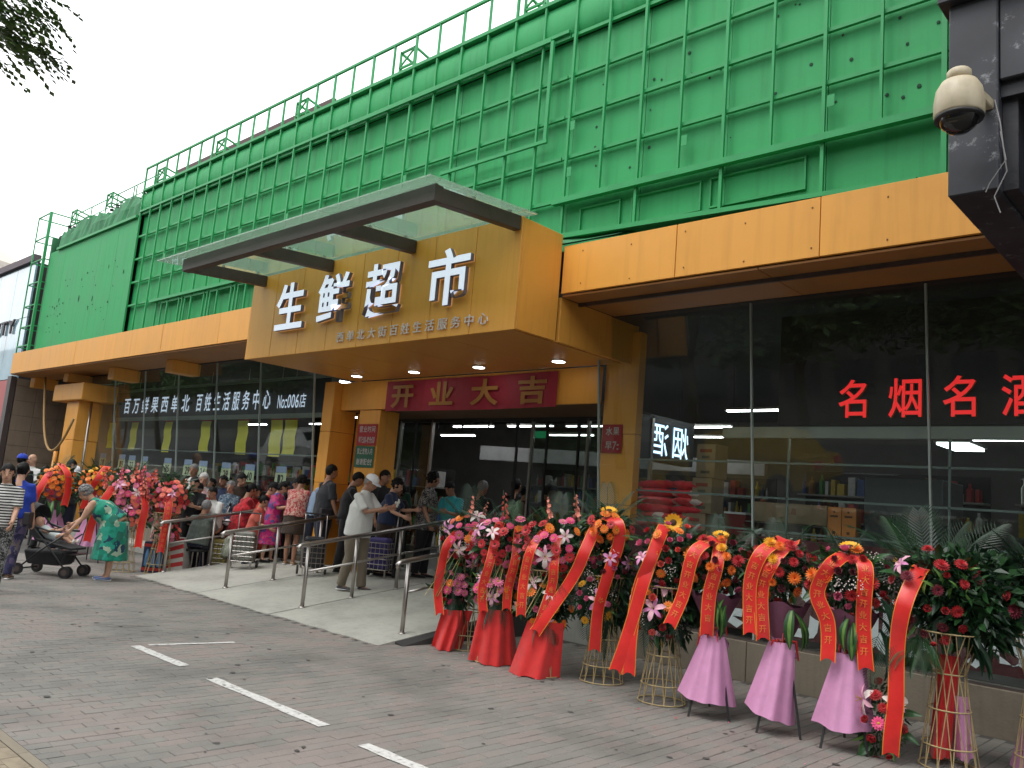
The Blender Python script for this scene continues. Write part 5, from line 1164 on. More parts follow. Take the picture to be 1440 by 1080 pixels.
    if k == 9:
        skirt(t, (-.06,.78), (.07,.78), (-.14,.05), (.02,.05), REDC, rg, y0=.0, flare=.03); skirt(t, (.02,.5), (.12,.5), (.03,.06), (.16,.06), PINKC, rg, y0=.03, flare=.03)
        foliage_ball(t, (.14, .05, 1.2), (.34,.22,.36), 1600, rg, LD, .09)
        for i in range(3): put(('mr','rp','mm')[i], t, (.16+.03*i, -.02, 1.42-.12*i), (0,-1,.3), .9, None, rg)
        for i in range(12): a = rg.uniform(-2.9,-.9); put('pg', t, (-.18, -.12, .92), (math.cos(a), -.3, math.sin(a)), .6, 0, rg, 'Y')
        for i in range(7): put('lly', t, (-.05+.05*i-.1, -.17, 1.2+.05*(i % 3)), (rg.uniform(-.5,.5), -.7, rg.uniform(.2,1)), .9, None, rg, 'Y')
    for ri, rp_ in enumerate(D['r']): ribbon(t, rp_, .095 if k < 4 else .115, rg, k in (2, 3, 6, 7, 8), y0=-.235 if k != 9 else -.24)
    t.location = loc; t.rotation_euler.z = rz
# second basket behind the last one
t, loc, rz = stand((-1.32, 7.15), 'bamboo basket stand half hidden behind the rightmost one, cut by the photo edge'); rg = random.Random(77)
basket(t, 1.0, .2, .11, .2, .68); foliage_ball(t, (0.05, .0, 1.36), (.28,.22,.28), 700, rg, LD, .08)
for i in range(18): a = rg.uniform(-.3, 3.4); put('pf', t, (0,0,1.2), (math.cos(a), rg.uniform(-.5,.5), math.sin(a)+.3), .95, rg.uniform(-.5,.5), rg, 'Y')
bouquet(t, (-.02,-.1,1.2), .25, .22, 9, [('mm',2),('mr',2)], rg, .14, .1, 200)
skirt(t, (-.1,.5), (.1,.5), (-.22,.02), (.2,.0), PINKC, rg, y0=.1); t.location = loc; t.rotation_euler.z = rz
rp = random.Random(61); mb = MB()
for _ in range(70):
    x = rp.uniform(-7, -1.8); y = 6.3+rp.gauss(0, .35); a = rp.uniform(0, 6.28); s = rp.uniform(.008, .02); c_, s_ = math.cos(a)*s, math.sin(a)*s
    if y > 8: continue
    mb.add([(x-c_, y-s_, .006), (x+s_*.5, y-c_*.5, .009), (x+c_, y+s_, .013), (x-s_*.5, y+c_*.5, .008)], [(0,1,2,3)], rp.randrange(3))
tag(tag(mb.build('fallen_petals', [RED, PINK, LG]), 'small fallen petals and leaf scraps on the paving before the flower stands', 'petals'), kind='stuff')
# left group of stands
LEFT = [((-16.2, 5.5), 'pink', [[0,1.32,.3,.28]], [('mo',5),('go',3),('gr',2),('gy',1),('lw',1)], [[[-.02,1.66],[.12,1.5],[.16,1.2],[.14,.92]],[[-.16,1.5],[-.28,1.2],[-.34,.95]]], 'tripod stand with orange flowers and pink skirt behind the stroller', .4),
        ((-15.6, 5.95), 'pink', [[0,1.36,.32,.28]], [('mo',5),('go',3),('gy',2),('lw',1),('gr',2)], [[[.1,1.68],[-.02,1.45],[-.12,1.2],[-.18,.9]]], 'orange and yellow flower stand between the stroller and the gladioli', .4),
        ((-14.1, 5.95), 'red', [[0,1.3,.42,.34],[.1,.9,.25,.2]], [('gp',3),('lh',2),('gc',3),('gh',2),('glc',0),('lw',1)], [[[-.3,1.35],[-.42,1.1],[-.52,.8],[-.56,.45]],[[.16,1.4],[.22,1.1],[.2,.7],[.2,.4]]], 'wide stand of tall coral gladioli with red ribbons beside the bending woman', .4),
        ((-13.75, 6.4), 'red', [[.05,1.25,.26,.26],[.1,.7,.15,.15]], [('gc',3),('gp',2),('gr',2),('lh',1)], [[[.0,1.4],[.03,1.1],[.02,.7],[.0,.35]]], 'small coral flower stand on bamboo cane legs left of the first handrail', .4)]
for i, (p_, kind_, bs, pal, rib, lab_, _) in enumerate(LEFT):
    t, loc, rz = stand(p_, lab_, None, 'flower stands beside the queue'); rg = random.Random(90+i)
    if kind_ == 'pink':
        tripod(t, 1.05, .33); skirt(t, (-.1,.85), (.1,.85), (-.28,.3), (.3,.26), PINKC, rg, y0=-.08, flare=.14)
        for q in range(5): put('ls' if q % 2 else 'lf', t, (rg.uniform(-.15,.15), -.18, 1.0), (rg.uniform(-.4,.4), -.2, -1), 1.3, 0, rg, 'Y')
        mb = MB(); mb.lathe([(.06,.84), (.16,1.05), (.24,1.2)], 12, (0,0,0), sy=.7); mb.build('paper_collar', PURP, t, True)
    else: basket(t, 1.0, .21, .11, .2, .66)
    for bi, b_ in enumerate(bs): bouquet(t, (b_[0], -.05, b_[1]), b_[2]*1.08, b_[3]*1.1, 42 if bi == 0 else 18, [q for q in pal if q[1]], rg, .16, .07, 420)
    foliage_ball(t, (0,.1,1.3), (.36,.16,.36), 500, rg, LG, .08)
    for q in range(8): a = math.pi*(q+.5)/8; put('pf', t, (0,.1,1.3), (math.cos(a), .2, math.sin(a)+.2), .9, 0, rg, 'Y')
    if i >= 2:
        for q in range(15 if i == 2 else 7): x_ = rg.uniform(-.42,.42); put(rg.choice(['glc','glp','glh','glc']), t, (x_, -.1+rg.uniform(-.04,.04), 1.42+rg.uniform(-.22,.14)-abs(x_)*.3), (x_*1.2+.25, -.25, 1), 1.0, None, rg)
    for rp_ in rib: ribbon(t, rp_, .12, rg, i == 3, y0=-.26)
    t.location = loc; t.rotation_euler.z = rz
# ================================================================ PEOPLE
def remesh(mb, vox, smooth=1, wrinkle=0, seed=0):
    me = bpy.data.meshes.new('r'); me.from_pydata(mb.v, [], mb.f); o = bpy.data.objects.new('r', me); COL.objects.link(o)
    m = o.modifiers.new('r', 'REMESH'); m.mode = 'VOXEL'; m.voxel_size = vox; m.use_smooth_shade = True
    if smooth: s = o.modifiers.new('s', 'SMOOTH'); s.iterations = smooth; s.factor = .6
    me2 = bpy.data.meshes.new_from_object(o.evaluated_get(bpy.context.evaluated_depsgraph_get()))
    bpy.data.objects.remove(o); bpy.data.meshes.remove(me)
    r = MB(); V = [v.co.copy() for v in me2.vertices]
    if wrinkle:
        from mathutils import noise
        for v, q in zip(me2.vertices, range(len(V))):
            n_ = v.normal; k = noise.noise(Vector((V[q].x*9+seed, V[q].y*9, V[q].z*4.5)))+.5*noise.noise(Vector((V[q].x*18, V[q].y*18+seed, V[q].z*11))); V[q] = V[q]+n_*k*wrinkle
    r.v = [tuple(v) for v in V]; r.f = [tuple(p.vertices) for p in me2.polygons]; r.m = [0]*len(r.f); bpy.data.meshes.remove(me2); return r
SK = [mat('skin_a', (.42,.22,.14), .55, var=.08, scale=10), mat('skin_b', (.34,.17,.105), .55, var=.08, scale=10), mat('skin_c', (.5,.28,.19), .55, var=.06, scale=10)]
HB = mat('hair_black', (.006,.0055,.0055), .6, spec=.2, var=.4, scale=60, bump=.6, bscale=120); HG = mat('hair_grey', (.2,.2,.2), .6, var=.4, scale=50, bump=.6, bscale=120); HW = mat('hair_white', (.45,.44,.42), .6, var=.3, scale=50, bump=.6, bscale=120)
EYE = mat('eye_dark', (.02,.015,.012), .2, var=0); LIP = mat('lips', (.35,.1,.08), .5, var=0)
NAVY = cloth('navy_cotton', [(.015,.018,.035)]); BLK = cloth('black_cotton', [(.014,.014,.016)]); KHAKI = cloth('khaki_cotton', [(.17,.14,.105)]); WHITEC = cloth('white_cotton', [(.62,.62,.6)])
def person(loc, rz, h, lab, top, bottom, skin=0, hair=HB, hs='short', lean=0, head=(0, 0), arms=((8,6,15),(8,6,15)), legs=((3,5),(-4,3)), sleeve='short', bot='trousers', hem=None, fat=1.0, shoe=BLK, group=None, hemtop=.86, cap=None, female=False, sit=False, detail=False, extras=None, noleg=False):
    """arms: (pitch forward, out, elbow bend) right then left; legs: (pitch forward, knee bend); forward is local -Y"""
    k = h/1.7; fat *= 1.07; t = thing('person', (0,0,0), lab, 'person', group)
    A = math.radians; hip = Vector((0, 0, .9)); L = A(lean)
    def U(p, pv=hip, a=L): q = Vector(p)-pv; return Vector((q.x, q.y*math.cos(a)-q.z*math.sin(a), q.y*math.sin(a)+q.z*math.cos(a)))+pv
    nb = U((0, .01, 1.41)); hp, ht = A(head[0]), A(head[1])
    def Hd(p):   # head local (origin at head centre, face towards -Y) -> body
        q = Vector(p); q = Matrix.Rotation(ht, 3, 'Z') @ q; q = Matrix.Rotation(L*.6+hp, 3, 'X') @ q; c = nb+Matrix.Rotation(L*.6+hp*.8, 3, 'X') @ Vector((0, -.03, .142)); return c+q
    fw = fat; sw = .165 if female else .185
    J = {}
    for i, s in ((0, 1), (1, -1)):
        p, kb = legs[i]; a = A(p); hj = Vector((s*.085, 0, .88)); kn = hj+Vector((s*.01, -math.sin(a), -math.cos(a)))*.42; b = a-A(kb); an = kn+Vector((0, -math.sin(b), -math.cos(b)))*.40; J['l', i] = (hj, kn, an)
        p, o_, eb = arms[i]; a, o_ = A(p), A(o_); sh = U((s*sw, .01, 1.335)); d = Vector((s*math.sin(o_), -math.sin(a)*math.cos(o_), -math.cos(a)*math.cos(o_))); el = sh+d*.275
        b = a+A(eb); io = -.35 if eb > 50 else .0; d2 = Vector((s*(math.sin(o_)+io*abs(math.sin(A(eb)))), -math.sin(b), -math.cos(b))).normalized(); wr = el+d2*.235; J['a', i] = (sh, el, wr, d2)
    zmin = min(J['l', i][2].z for i in (0, 1)); dz = .075-zmin
    mb = MB()
    for i in (0, 1):
        if not noleg:
            hj, kn, an = J['l', i]; mb.tube([hj, hj.lerp(kn, .4), kn, kn.lerp(an, .35)+Vector((0,.012,0)), an], [.085*fw, .078*fw, .052, .054, .034], 10); mb.tube([an, an+Vector((0,-.04,-.045)), an+Vector((0,-.13,-.06))], [.036,.035,.028], 8)
        sh, el, wr, d2 = J['a', i]; mb.tube([U((0,.01,1.34)).lerp(sh, .6), sh, sh.lerp(el, .45), el, el.lerp(wr, .35), wr, wr+d2*.02], [.05,.052,.044*fw,.036,.036,.025,.024], 9)
    mb.tube([U((0,0,z)) for z in (.82,.92,1.04,1.18,1.32,1.4)], [(.15*fw,.11*fw),(.16*fw,.115*fw),(.135*fw,.1*fw),(.15*fw,.105*fw),(.15,.09),(.075,.06)], 14, side=(1,0,0))
    mb.tube([nb+Vector((0,.01,-.08)), nb+Vector((0,.01,-.02)), Hd((0,.02,-.05))], [.085,.06,.054], 10)
    for c, rx, ry, rz_h in (((0,.008,.02), .076,.094,.1), ((0,-.02,-.045), .058,.07,.062), ((0,-.055,-.075), .03,.025,.025)):
        s_ = MB().ball((0,0,0), rx, ry, rz_h, 14, 9); mb.add([Hd(Vector(v)+Vector(c)) for v in s_.v], s_.f)
    mb.tube([Hd((0,-.08,.02)), Hd((0,-.106,-.022)), Hd((0,-.09,-.035))], [.009,.015,.012], 6)
    for s in (-1, 1):
        s_ = MB().ball((0,0,0), .012,.022,.032, 8, 6); mb.add([Hd(Vector(v)+Vector((s*.078,.012,.0))) for v in s_.v], s_.f)
    r = remesh(mb, .0125, 2)
    for i, s in ((0, 1), (1, -1)):     # hands: palm, four fingers, thumb
        sh, el, wr, d2 = J['a', i]; d = d2; inn = Vector((-s, 0, 0)); inn = (inn-d*inn.dot(d)).normalized(); fwd = d.cross(inn)*(1 if s < 0 else -1)
        if fwd.dot(Vector((0,-1,0))+Vector((0,0,.3))) < 0: fwd = -fwd
        r.tube([wr-d*.01, wr+d*.03, wr+d*.085], [(.024,.017),(.036,.018),(.037,.014)], 8, side=fwd)
        for q in range(4):
            o_ = fwd*(.026-.0175*q); l = (.066,.074,.068,.052)[q]; b0 = wr+d*.078+o_; r.tube([b0, b0+d*l*.5+inn*.008, b0+d*l*.8+inn*.026, b0+d*l*.85+inn*.04], [.0088,.0085,.0075,.006], 6)
        b0 = wr+d*.03+fwd*.03; r.tube([b0, b0+fwd*.022+d*.025+inn*.008, b0+fwd*.024+d*.052+inn*.018], [.0115,.0105,.008], 6)
    def S(m): m.v = [((v[0])*k, (v[1])*k, (v[2]+dz)*k) for v in m.v]; return m
    r.m = [0]*len(r.f); S(r).build('body', SK[skin], t, True)
    # face
    for s in (-1, 1):
        e = MB().ball(Hd((s*.032,-.079,.018)), .0085,.006,.006, 8, 5); S(e).build('eye', EYE, t, True)
        b = MB().tube([Hd((s*.016,-.088,.042)), Hd((s*.034,-.086,.047)), Hd((s*.052,-.072,.04))], [.003,.0045,.002], 5); S(b).build('eyebrow', hair or HG, t)
    S(MB().tube([Hd((-.022,-.083,-.052)), Hd((0,-.091,-.05)), Hd((.022,-.083,-.052))], [.003,.006,.003], 6)).build('mouth', LIP, t, True)
    # hair
    if hs != 'bald':
        mb = MB(); s_ = MB().ball((0,0,0), .087,.103,.108, 20, 14); keep = []
        rg = random.Random(int(h*1000)+len(lab))
        for v in s_.v:
            x, y, z = v; f = 1+.03*math.sin(x*90+y*60)+rg.uniform(-.015,.02); p = Vector((x*f, y*f+.016, z*f+.03)); keep.append(p)
        cut = {'short': .0, 'bob': -.06, 'bun': -.02, 'long': -.06, 'curly': -.04}[hs]
        ok = []
        for f in s_.f:
            c = sum((keep[j] for j in f), Vector())/len(f)
            face = c.y < -.028 and c.z < .072-abs(c.x)*.25
            side = c.y < .012 and c.z < .02 and abs(c.x) > .05 and hs == 'short'
            if not face and not side and c.z > cut-(.055 if c.y > .03 else .0): ok.append(f)
        mb.add([Hd(p) for p in keep], ok)
        inn_ = [Hd(p*.93) for p in keep]; mb.add(inn_, [f[::-1] for f in ok])
        if hs == 'curly':
            for _ in range(60):
                d = Vector((rg.gauss(0,1), rg.gauss(0,1)+.4, rg.gauss(0,1)+.5)).normalized()
                if d.y < -.35 and d.z < .6: continue
                mb.ball(Hd((d.x*.09, d.y*.1+.015, d.z*.1+.03)), .024,.024,.022, 6, 4)
        if hs == 'bun': mb.ball(Hd((0,.125,.03)), .045,.04,.045, 10, 7)
        if hs == 'long': mb.tube([Hd((0,.05,.0)), Hd((0,.09,-.1)), U((0,.12,1.3)), U((0,.13,1.12))], [(.085,.05),(.095,.04),(.11,.03),(.06,.015)], 12, side=(1,0,0))
        if hs == 'bob':
            for s in (-1, 1): mb.tube([Hd((s*.07,.02,.03)), Hd((s*.082,.02,-.03)), Hd((s*.075,.02,-.075))], [.025,.026,.012], 8)
            mb.tube([Hd((0,.07,.0)), Hd((0,.075,-.05)), Hd((0,.068,-.09))], [(.075,.03),(.075,.03),(.06,.012)], 10, side=(1,0,0))
        S(mb).build('hair', hair, t, True)
    if cap:
        mb = MB(); cm = MB().ball((0,0,0), .094,.11,.095, 20, 12); f2 = [f for f in cm.f if sum(cm.v[j][2] for j in f)/len(f) > -.01]
        mb.add([Hd(Vector(v)+Vector((0,.01,.045))) for v in cm.v], f2)
        c_ = S(mb).build('cap', cap, t, True); mb = MB(); vs = []
        for j, (rr_, zz) in enumerate(((.086, .04), (.15, .028))):
            for i in range(11): a = math.pi*(1.15+.7*i/10); vs.append(Hd((math.cos(a)*(.086+(rr_-.086)*.55), math.sin(a)*rr_*1.12+.01, zz)))
        vs += [v+Vector((0,0,.005)) for v in vs]; mb.add(vs, [(i, i+1, 12+i, 11+i) for i in range(10)]+[(22+i, 33+i, 34+i, 23+i) for i in range(10)]+[(11+i, 12+i, 34+i, 33+i) for i in range(10)]); S(mb).build('visor', cap, c_, True)
    # clothes
    dress = bot == 'dress'
    mb = MB(); e = .02
    zs = [(hemtop, .165*fw+e, .13*fw+e), (.94, .165*fw+e, .128*fw+e), (1.05, .148*fw+e, .118*fw+e), (1.18, .16*fw+e*.8, .12*fw+e), (1.28, .162+e*.4, .108+e*.6), (1.345, .135, .088), (1.395, .085, .068), (1.425, .062, .06)]
    if not female: zs[2] = (1.05, .158*fw+e, .12*fw+e)
    mb.tube([U((0,0,z)) for z, _, _ in zs], [(a, b) for _, a, b in zs], 18, side=(1,0,0))
    for i in (0, 1):
        sh, el, wr, d2 = J['a', i]; cc = U((0,.01,1.33))
        if sleeve == 'short': mb.tube([cc.lerp(sh, .55), sh, sh.lerp(el, .5), sh.lerp(el, .86)], [.062,.068,.066,.069], 12)
        elif sleeve == 'long': mb.tube([cc.lerp(sh, .55), sh, sh.lerp(el, .5), el, el.lerp(wr, .5), el.lerp(wr, .9)], [.06,.066,.06,.053,.045,.038], 12)
        else: mb.tube([cc.lerp(sh, .4), sh.lerp(cc, .12)], [.055,.05], 10)
    if dress:
        hz = hem if hem is not None else .4; n_ = 5; B0 = U((0,0,.92)); ks = []
        mid = (J['l',0][1]+J['l',1][1])/2; ma = (J['l',0][2]+J['l',1][2])/2
        for q in range(n_+1):
            z = .92+(hz-.92)*q/n_; cxy = Vector((0,0,z)); f = q/n_; cxy.y = (mid.y*min(1, f*1.6)+ma.y*max(0, f-.6))*.7; ks.append((cxy, (.185*fw+.055*f, .15*fw+.07*f)))
        mb.tube([p for p, _ in ks], [r_ for _, r_ in ks], 18, side=(1,0,0))
    S(remesh(mb, .0155, 2, .009, len(lab))).build('dress' if dress else ('shirt' if not female else 'blouse'), top, t, True)
    if not dress:
        mb = MB(); zt = hemtop+.04
        if bot == 'skirt':
            hz = hem or .45; mid = (J['l',0][1]+J['l',1][1])/2
            mb.tube([U((0,0,.98)), Vector((0,0,.86)), Vector((0,mid.y*.5,.7)), Vector((0,mid.y*.8,hz))], [(.14*fw,.115*fw),(.175*fw,.14*fw),(.185*fw,.155*fw),(.19*fw,.17*fw)], 16, side=(1,0,0))
        else:
            mb.tube([U((0,0,1.0)), U((0,0,.92)), Vector((0,0,.83))], [(.142*fw,.112*fw),(.17*fw,.132*fw),(.155*fw,.125*fw)], 16, side=(1,0,0))
            for i in (0, 1):
                hj, kn, an = J['l', i]; cut = 1.0 if bot == 'trousers' else (.55 if bot == 'capri' else .12)
                if bot == 'shorts': mb.tube([hj+Vector((0,0,.02)), hj.lerp(kn, .5), kn.lerp(an, .06)], [.105*fw,.1*fw,.09], 12)
                elif bot == 'capri': mb.tube([hj+Vector((0,0,.02)), hj.lerp(kn, .5), kn, kn.lerp(an, .6)], [.102*fw,.096*fw,.078,.07], 12)
                else: mb.tube([hj+Vector((0,0,.02)), hj.lerp(kn, .5), kn, kn.lerp(an, .55), an+Vector((0,0,-.02))], [.102*fw,.095*fw,.076,.072,.07], 12)
        S(remesh(mb, .0155, 2, .008, len(lab)+3)).build({'skirt': 'skirt', 'shorts': 'shorts'}.get(bot, 'trousers'), bottom, t, True)
    for i in (0, 1):
        if noleg: break
        an = J['l', i][2]; mb = MB(); mb.tube([an+Vector((0,.045,-.05)), an+Vector((0,0,-.045)), an+Vector((0,-.07,-.052)), an+Vector((0,-.15,-.058)), an+Vector((0,-.185,-.06))], [(.028,.022),(.042,.032),(.045,.026),(.044,.02),(.025,.012)], 10, side=(1,0,0))
        mb.tube([an+Vector((0,.06,-.07)), an+Vector((0,-.05,-.07)), an+Vector((0,-.19,-.07))], [(.03,.008),(.046,.008),(.035,.008)], 8, side=(1,0,0), m=1); S(mb).build('shoe', [shoe, WHITE if shoe is not BLK else BLACK], t, True)
    if extras: extras(t, J, U, Hd, S)
    t.location = loc; t.rotation_euler.z = rz; return t
def strap(t, J, U, Hd, S):
    mb = MB(); mb.tube([U((-.12,-.13,.98)), U((-.02,-.15,1.15)), U((.1,-.12,1.33)), U((.13,0,1.42)), U((.06,.12,1.3)), U((-.08,.145,1.1)), U((-.17,.08,.95))], [(.014,.004)]*7, 6); s = S(mb).build('bag_strap', BLACK, t, True)
    mb = MB(); mb.box(-.26,-.17,-.02,.16,.78,.96); S(mb).build('shoulder_bag', mat('bag_dark', (.03,.025,.03), .5), t, bevel=.01)
def phone(t, J, U, Hd, S):
    wr, d2 = J['a', 0][2], J['a', 0][3]; p = wr+d2*.12+Vector((-.03,-.02,.03)); mb = MB()
    rg = random.Random(5)
    for _ in range(9): mb.ball(p+Vector((rg.gauss(0,.018), rg.gauss(0,.018), rg.gauss(0,.02))), .025,.014,.022, 6, 4)
    S(mb).build('crumpled_paper', mat('paper_white', (.6,.6,.55), .7), t, True)
face_cam = lambda x, y: math.atan2(-x, y)   # rotation that turns local -Y towards the camera
Dg = math.radians
QG = 'people queuing outside the shop'
FL1 = cloth('floral_beige', [(.03,.025,.03), (.3,.23,.18), (.05,.04,.04), (.35,.28,.22), (.4,.06,.05)], 22); LBLUE = cloth('light_blue', [(.3,.42,.6)]); NAV2 = cloth('navy_shirt', [(.02,.03,.07)]); BLUEP = cloth('blue_grey_print', [(.08,.12,.17), (.2,.26,.3), (.04,.07,.11)], 34)
GRN2 = cloth('grey_green', [(.09,.11,.1), (.14,.16,.14)], 30, 'noise'); REDP = cloth('red_print', [(.4,.012,.02), (.2,.01,.015), (.46,.02,.03), (.3,.015,.02)], 20); REDB = cloth('orange_red', [(.5,.045,.03)]); MAG = cloth('magenta_print', [(.5,.02,.16), (.6,.08,.2), (.1,.1,.3), (.55,.03,.2)], 22)
PFL = cloth('pink_floral', [(.5,.1,.1), (.55,.3,.25), (.35,.03,.05), (.6,.4,.32)], 40); BRN = cloth('brown_cloth', [(.045,.03,.022)]); TEAL = cloth('teal_cotton', [(.04,.34,.38)]); BWP = cloth('black_white_print', [(.02,.02,.022), (.02,.02,.024), (.2,.19,.18), (.03,.03,.03), (.35,.33,.3)], 55)
GRD = cloth('green_leaf_print', [(.01,.2,.13), (.02,.28,.2), (.015,.05,.09), (.02,.14,.1), (.3,.4,.3), (.01,.22,.14)], 13); STR = cloth('black_white_stripes', [(.02,.02,.02), (.6,.6,.58)], 9, 'stripes'); BLU2 = cloth('royal_blue', [(.015,.04,.3)]); PATN = cloth('navy_print', [(.02,.018,.05), (.08,.06,.12), (.03,.03,.08), (.12,.1,.1)], 16); GRYC = cloth('charcoal', [(.03,.032,.038)]); WPK = cloth('white_pink', [(.6,.55,.53), (.55,.3,.3), (.6,.58,.56)], 26)
hold = ((38,4,62),(34,6,70))
# --- ramp and landing
person((-9.85,7.45,.215), Dg(115), 1.70, 'man in white cap and white T-shirt looking at papers on the ramp', WHITEC, KHAKI, 1, HG, 'short', 6, (24,0), ((42,2,68),(36,4,70)), ((9,5),(-6,8)), cap=cloth('white_cap', [(.72,.72,.74)]), fat=1.2, hemtop=.76, shoe=mat('shoe_grey', (.06,.055,.06), .6), extras=phone)
person((-11.75,8.15,.315), Dg(168), 1.72, 'man in charcoal T-shirt and navy shorts with a shoulder bag, seen from behind', GRYC, NAVY, 1, HB, 'short', 2, (8,0), ((6,12,12),(6,10,14)), ((3,4),(-5,3)), bot='shorts', fat=1.15, hemtop=.84, group=QG, extras=strap)
person((-12.45,8.05,.3), Dg(215), 1.54, 'woman in pink floral blouse and dark brown skirt, seen from behind', PFL, BRN, 1, HB, 'curly', 10, (16,0), hold, ((2,3),(-3,3)), bot='skirt', hem=.55, female=True, fat=1.12, group=QG, shoe=mat('sandal_tan', (.3,.18,.1), .6))
person((-12.3,8.32,.33), Dg(140), 1.58, 'man in light blue shirt between the floral blouse and the charcoal T-shirt', LBLUE, NAVY, 1, HG, 'short', 8, (14,0), hold, group=QG)
person((-11.2,8.2,.32), Dg(150), 1.64, 'young man in black T-shirt standing under the green notice', BLK, BLK, 1, HB, 'short', 6, (26,0), hold, group=QG)
person((-10.85,8.6,.35), Dg(100), 1.66, 'dark haired person half hidden behind the white cap', BLK, BLK, 1, HB, 'short', 0, (10,0), group=QG)
person((-10.95,8.95,.35), Dg(70), 1.48, 'woman dressed in black leaning over a cart beside the door frame', BLK, BLK, 1, HB, 'curly', 22, (10,-50), hold, female=True, fat=1.1, group=QG)
person((-10.22,9.05,.35), Dg(120), 1.70, 'woman in black and white speckled blouse with black trousers by the doors', BWP, BLK, 1, HB, 'curly', 3, (10,35), ((4,10,10),(4,10,25)), female=True, fat=1.1, sleeve='short', hemtop=.74, group=QG)
person((-9.95,9.35,.35), Dg(10), 1.58, 'person in teal T-shirt looking down in the doorway', TEAL, NAVY, 1, HB, 'short', 4, (30,0), ((25,8,75),(25,8,75)), fat=1.0, group=QG)
person((-10.0,10.9,.345), Dg(190), 1.74, 'dark silhouette of a shopper inside the doorway', BLK, NAVY, 1, HB, 'short', 0, (0,0), group='shoppers inside')
person((-9.7,11.9,.345), Dg(60), 1.6, 'shopper with orange top farther inside the doorway', cloth('dull_orange', [(.25,.09,.04)]), NAVY, 1, HB, 'bob', 10, (10,0), group='shoppers inside')
# --- queue behind the first handrail
person((-14.75,6.95,0), Dg(60), 1.68, 'woman in beige and black floral dress at the left end of the queue', FL1, FL1, 2, HB, 'curly', 4, (4,10), ((25,10,60),(10,10,40)), bot='dress', hem=.4, female=True, fat=1.25, group=QG)
person((-14.2,7.1,0), Dg(48), 1.66, 'smiling woman in black top bending forward in the queue', BLK, BLK, 2, HB, 'short', 14, (6,0), hold, female=True, fat=1.05, group=QG)
person((-16.1,7.95,.14), Dg(30), 1.76, 'man with glasses and white shirt at the back of the queue', WHITEC, NAVY, 1, HG, 'short', 0, (0,10), group=QG)
person((-14.95,7.6,0), Dg(55), 1.74, 'old woman with white hair in a white and pink top', WPK, BRN, 2, HW, 'bob', 2, (10,0), female=True, group=QG)
person((-15.0,8.05,.14), Dg(20), 1.58, 'man in dark navy polo standing by the glass in the queue', NAV2, NAVY, 1, HB, 'short', 2, (6,0), fat=1.1, group=QG)
person((-14.35,7.85,.14), Dg(40), 1.48, 'grey haired woman in blue grey print looking up the ramp', BLUEP, BRN, 2, HG, 'curly', 2, (4,0), female=True, fat=1.15, group=QG)
person((-13.72,7.0,0), Dg(210), 1.62, 'grey haired person in grey green shirt sitting behind the first handrail', GRN2, NAVY, 1, HG, 'short', 12, (8,0), hold, ((86,88),(82,86)), fat=1.1, group=QG)
person((-13.85,7.85,0), Dg(170), 1.62, 'broad woman in red patterned dress seen from behind', REDP, REDP, 1, HB, 'bun', 8, (12,0), hold, bot='dress', hem=.3, female=True, fat=1.4, group=QG)
person((-14.0,8.12,.0), Dg(80), 1.60, 'woman in dark red top just behind the red patterned dress', cloth('dark_red', [(.3,.015,.02)]), BLK, 1, HB, 'bob', 12, (15,0), hold, female=True, group=QG)
person((-13.6,8.12,0), Dg(110), 1.70, 'woman in sleeveless orange red top looking down', REDB, REDB, 2, HB, 'bun', 10, (26,0), hold, bot='dress', hem=.45, sleeve='none', female=True, fat=1.1, group=QG)
person((-12.98,7.95,.285), Dg(120), 1.42, 'woman in magenta print dress holding a bag', MAG, MAG, 2, HB, 'bob', 8, (24,0), hold, bot='dress', hem=.35, female=True, fat=1.05, group=QG)
person((-12.9,8.3,.3), Dg(60), 1.46, 'short dark haired person behind the magenta dress', BLK, BLK, 1, HB, 'short', 0, (10,0), group=QG)
person((-15.6,8.1,.14), Dg(30), 1.5, 'dark haired person by the window behind the floral dress', BRN, BLK, 1, HB, 'curly', 0, (0,0), group=QG)
person((-13.2,8.25,.2), Dg(150), 1.5, 'woman with dark bob behind the orange red top', cloth('dusty_blue', [(.1,.13,.17)]), BLK, 1, HB, 'bob', 0, (5,0), female=True, group=QG)
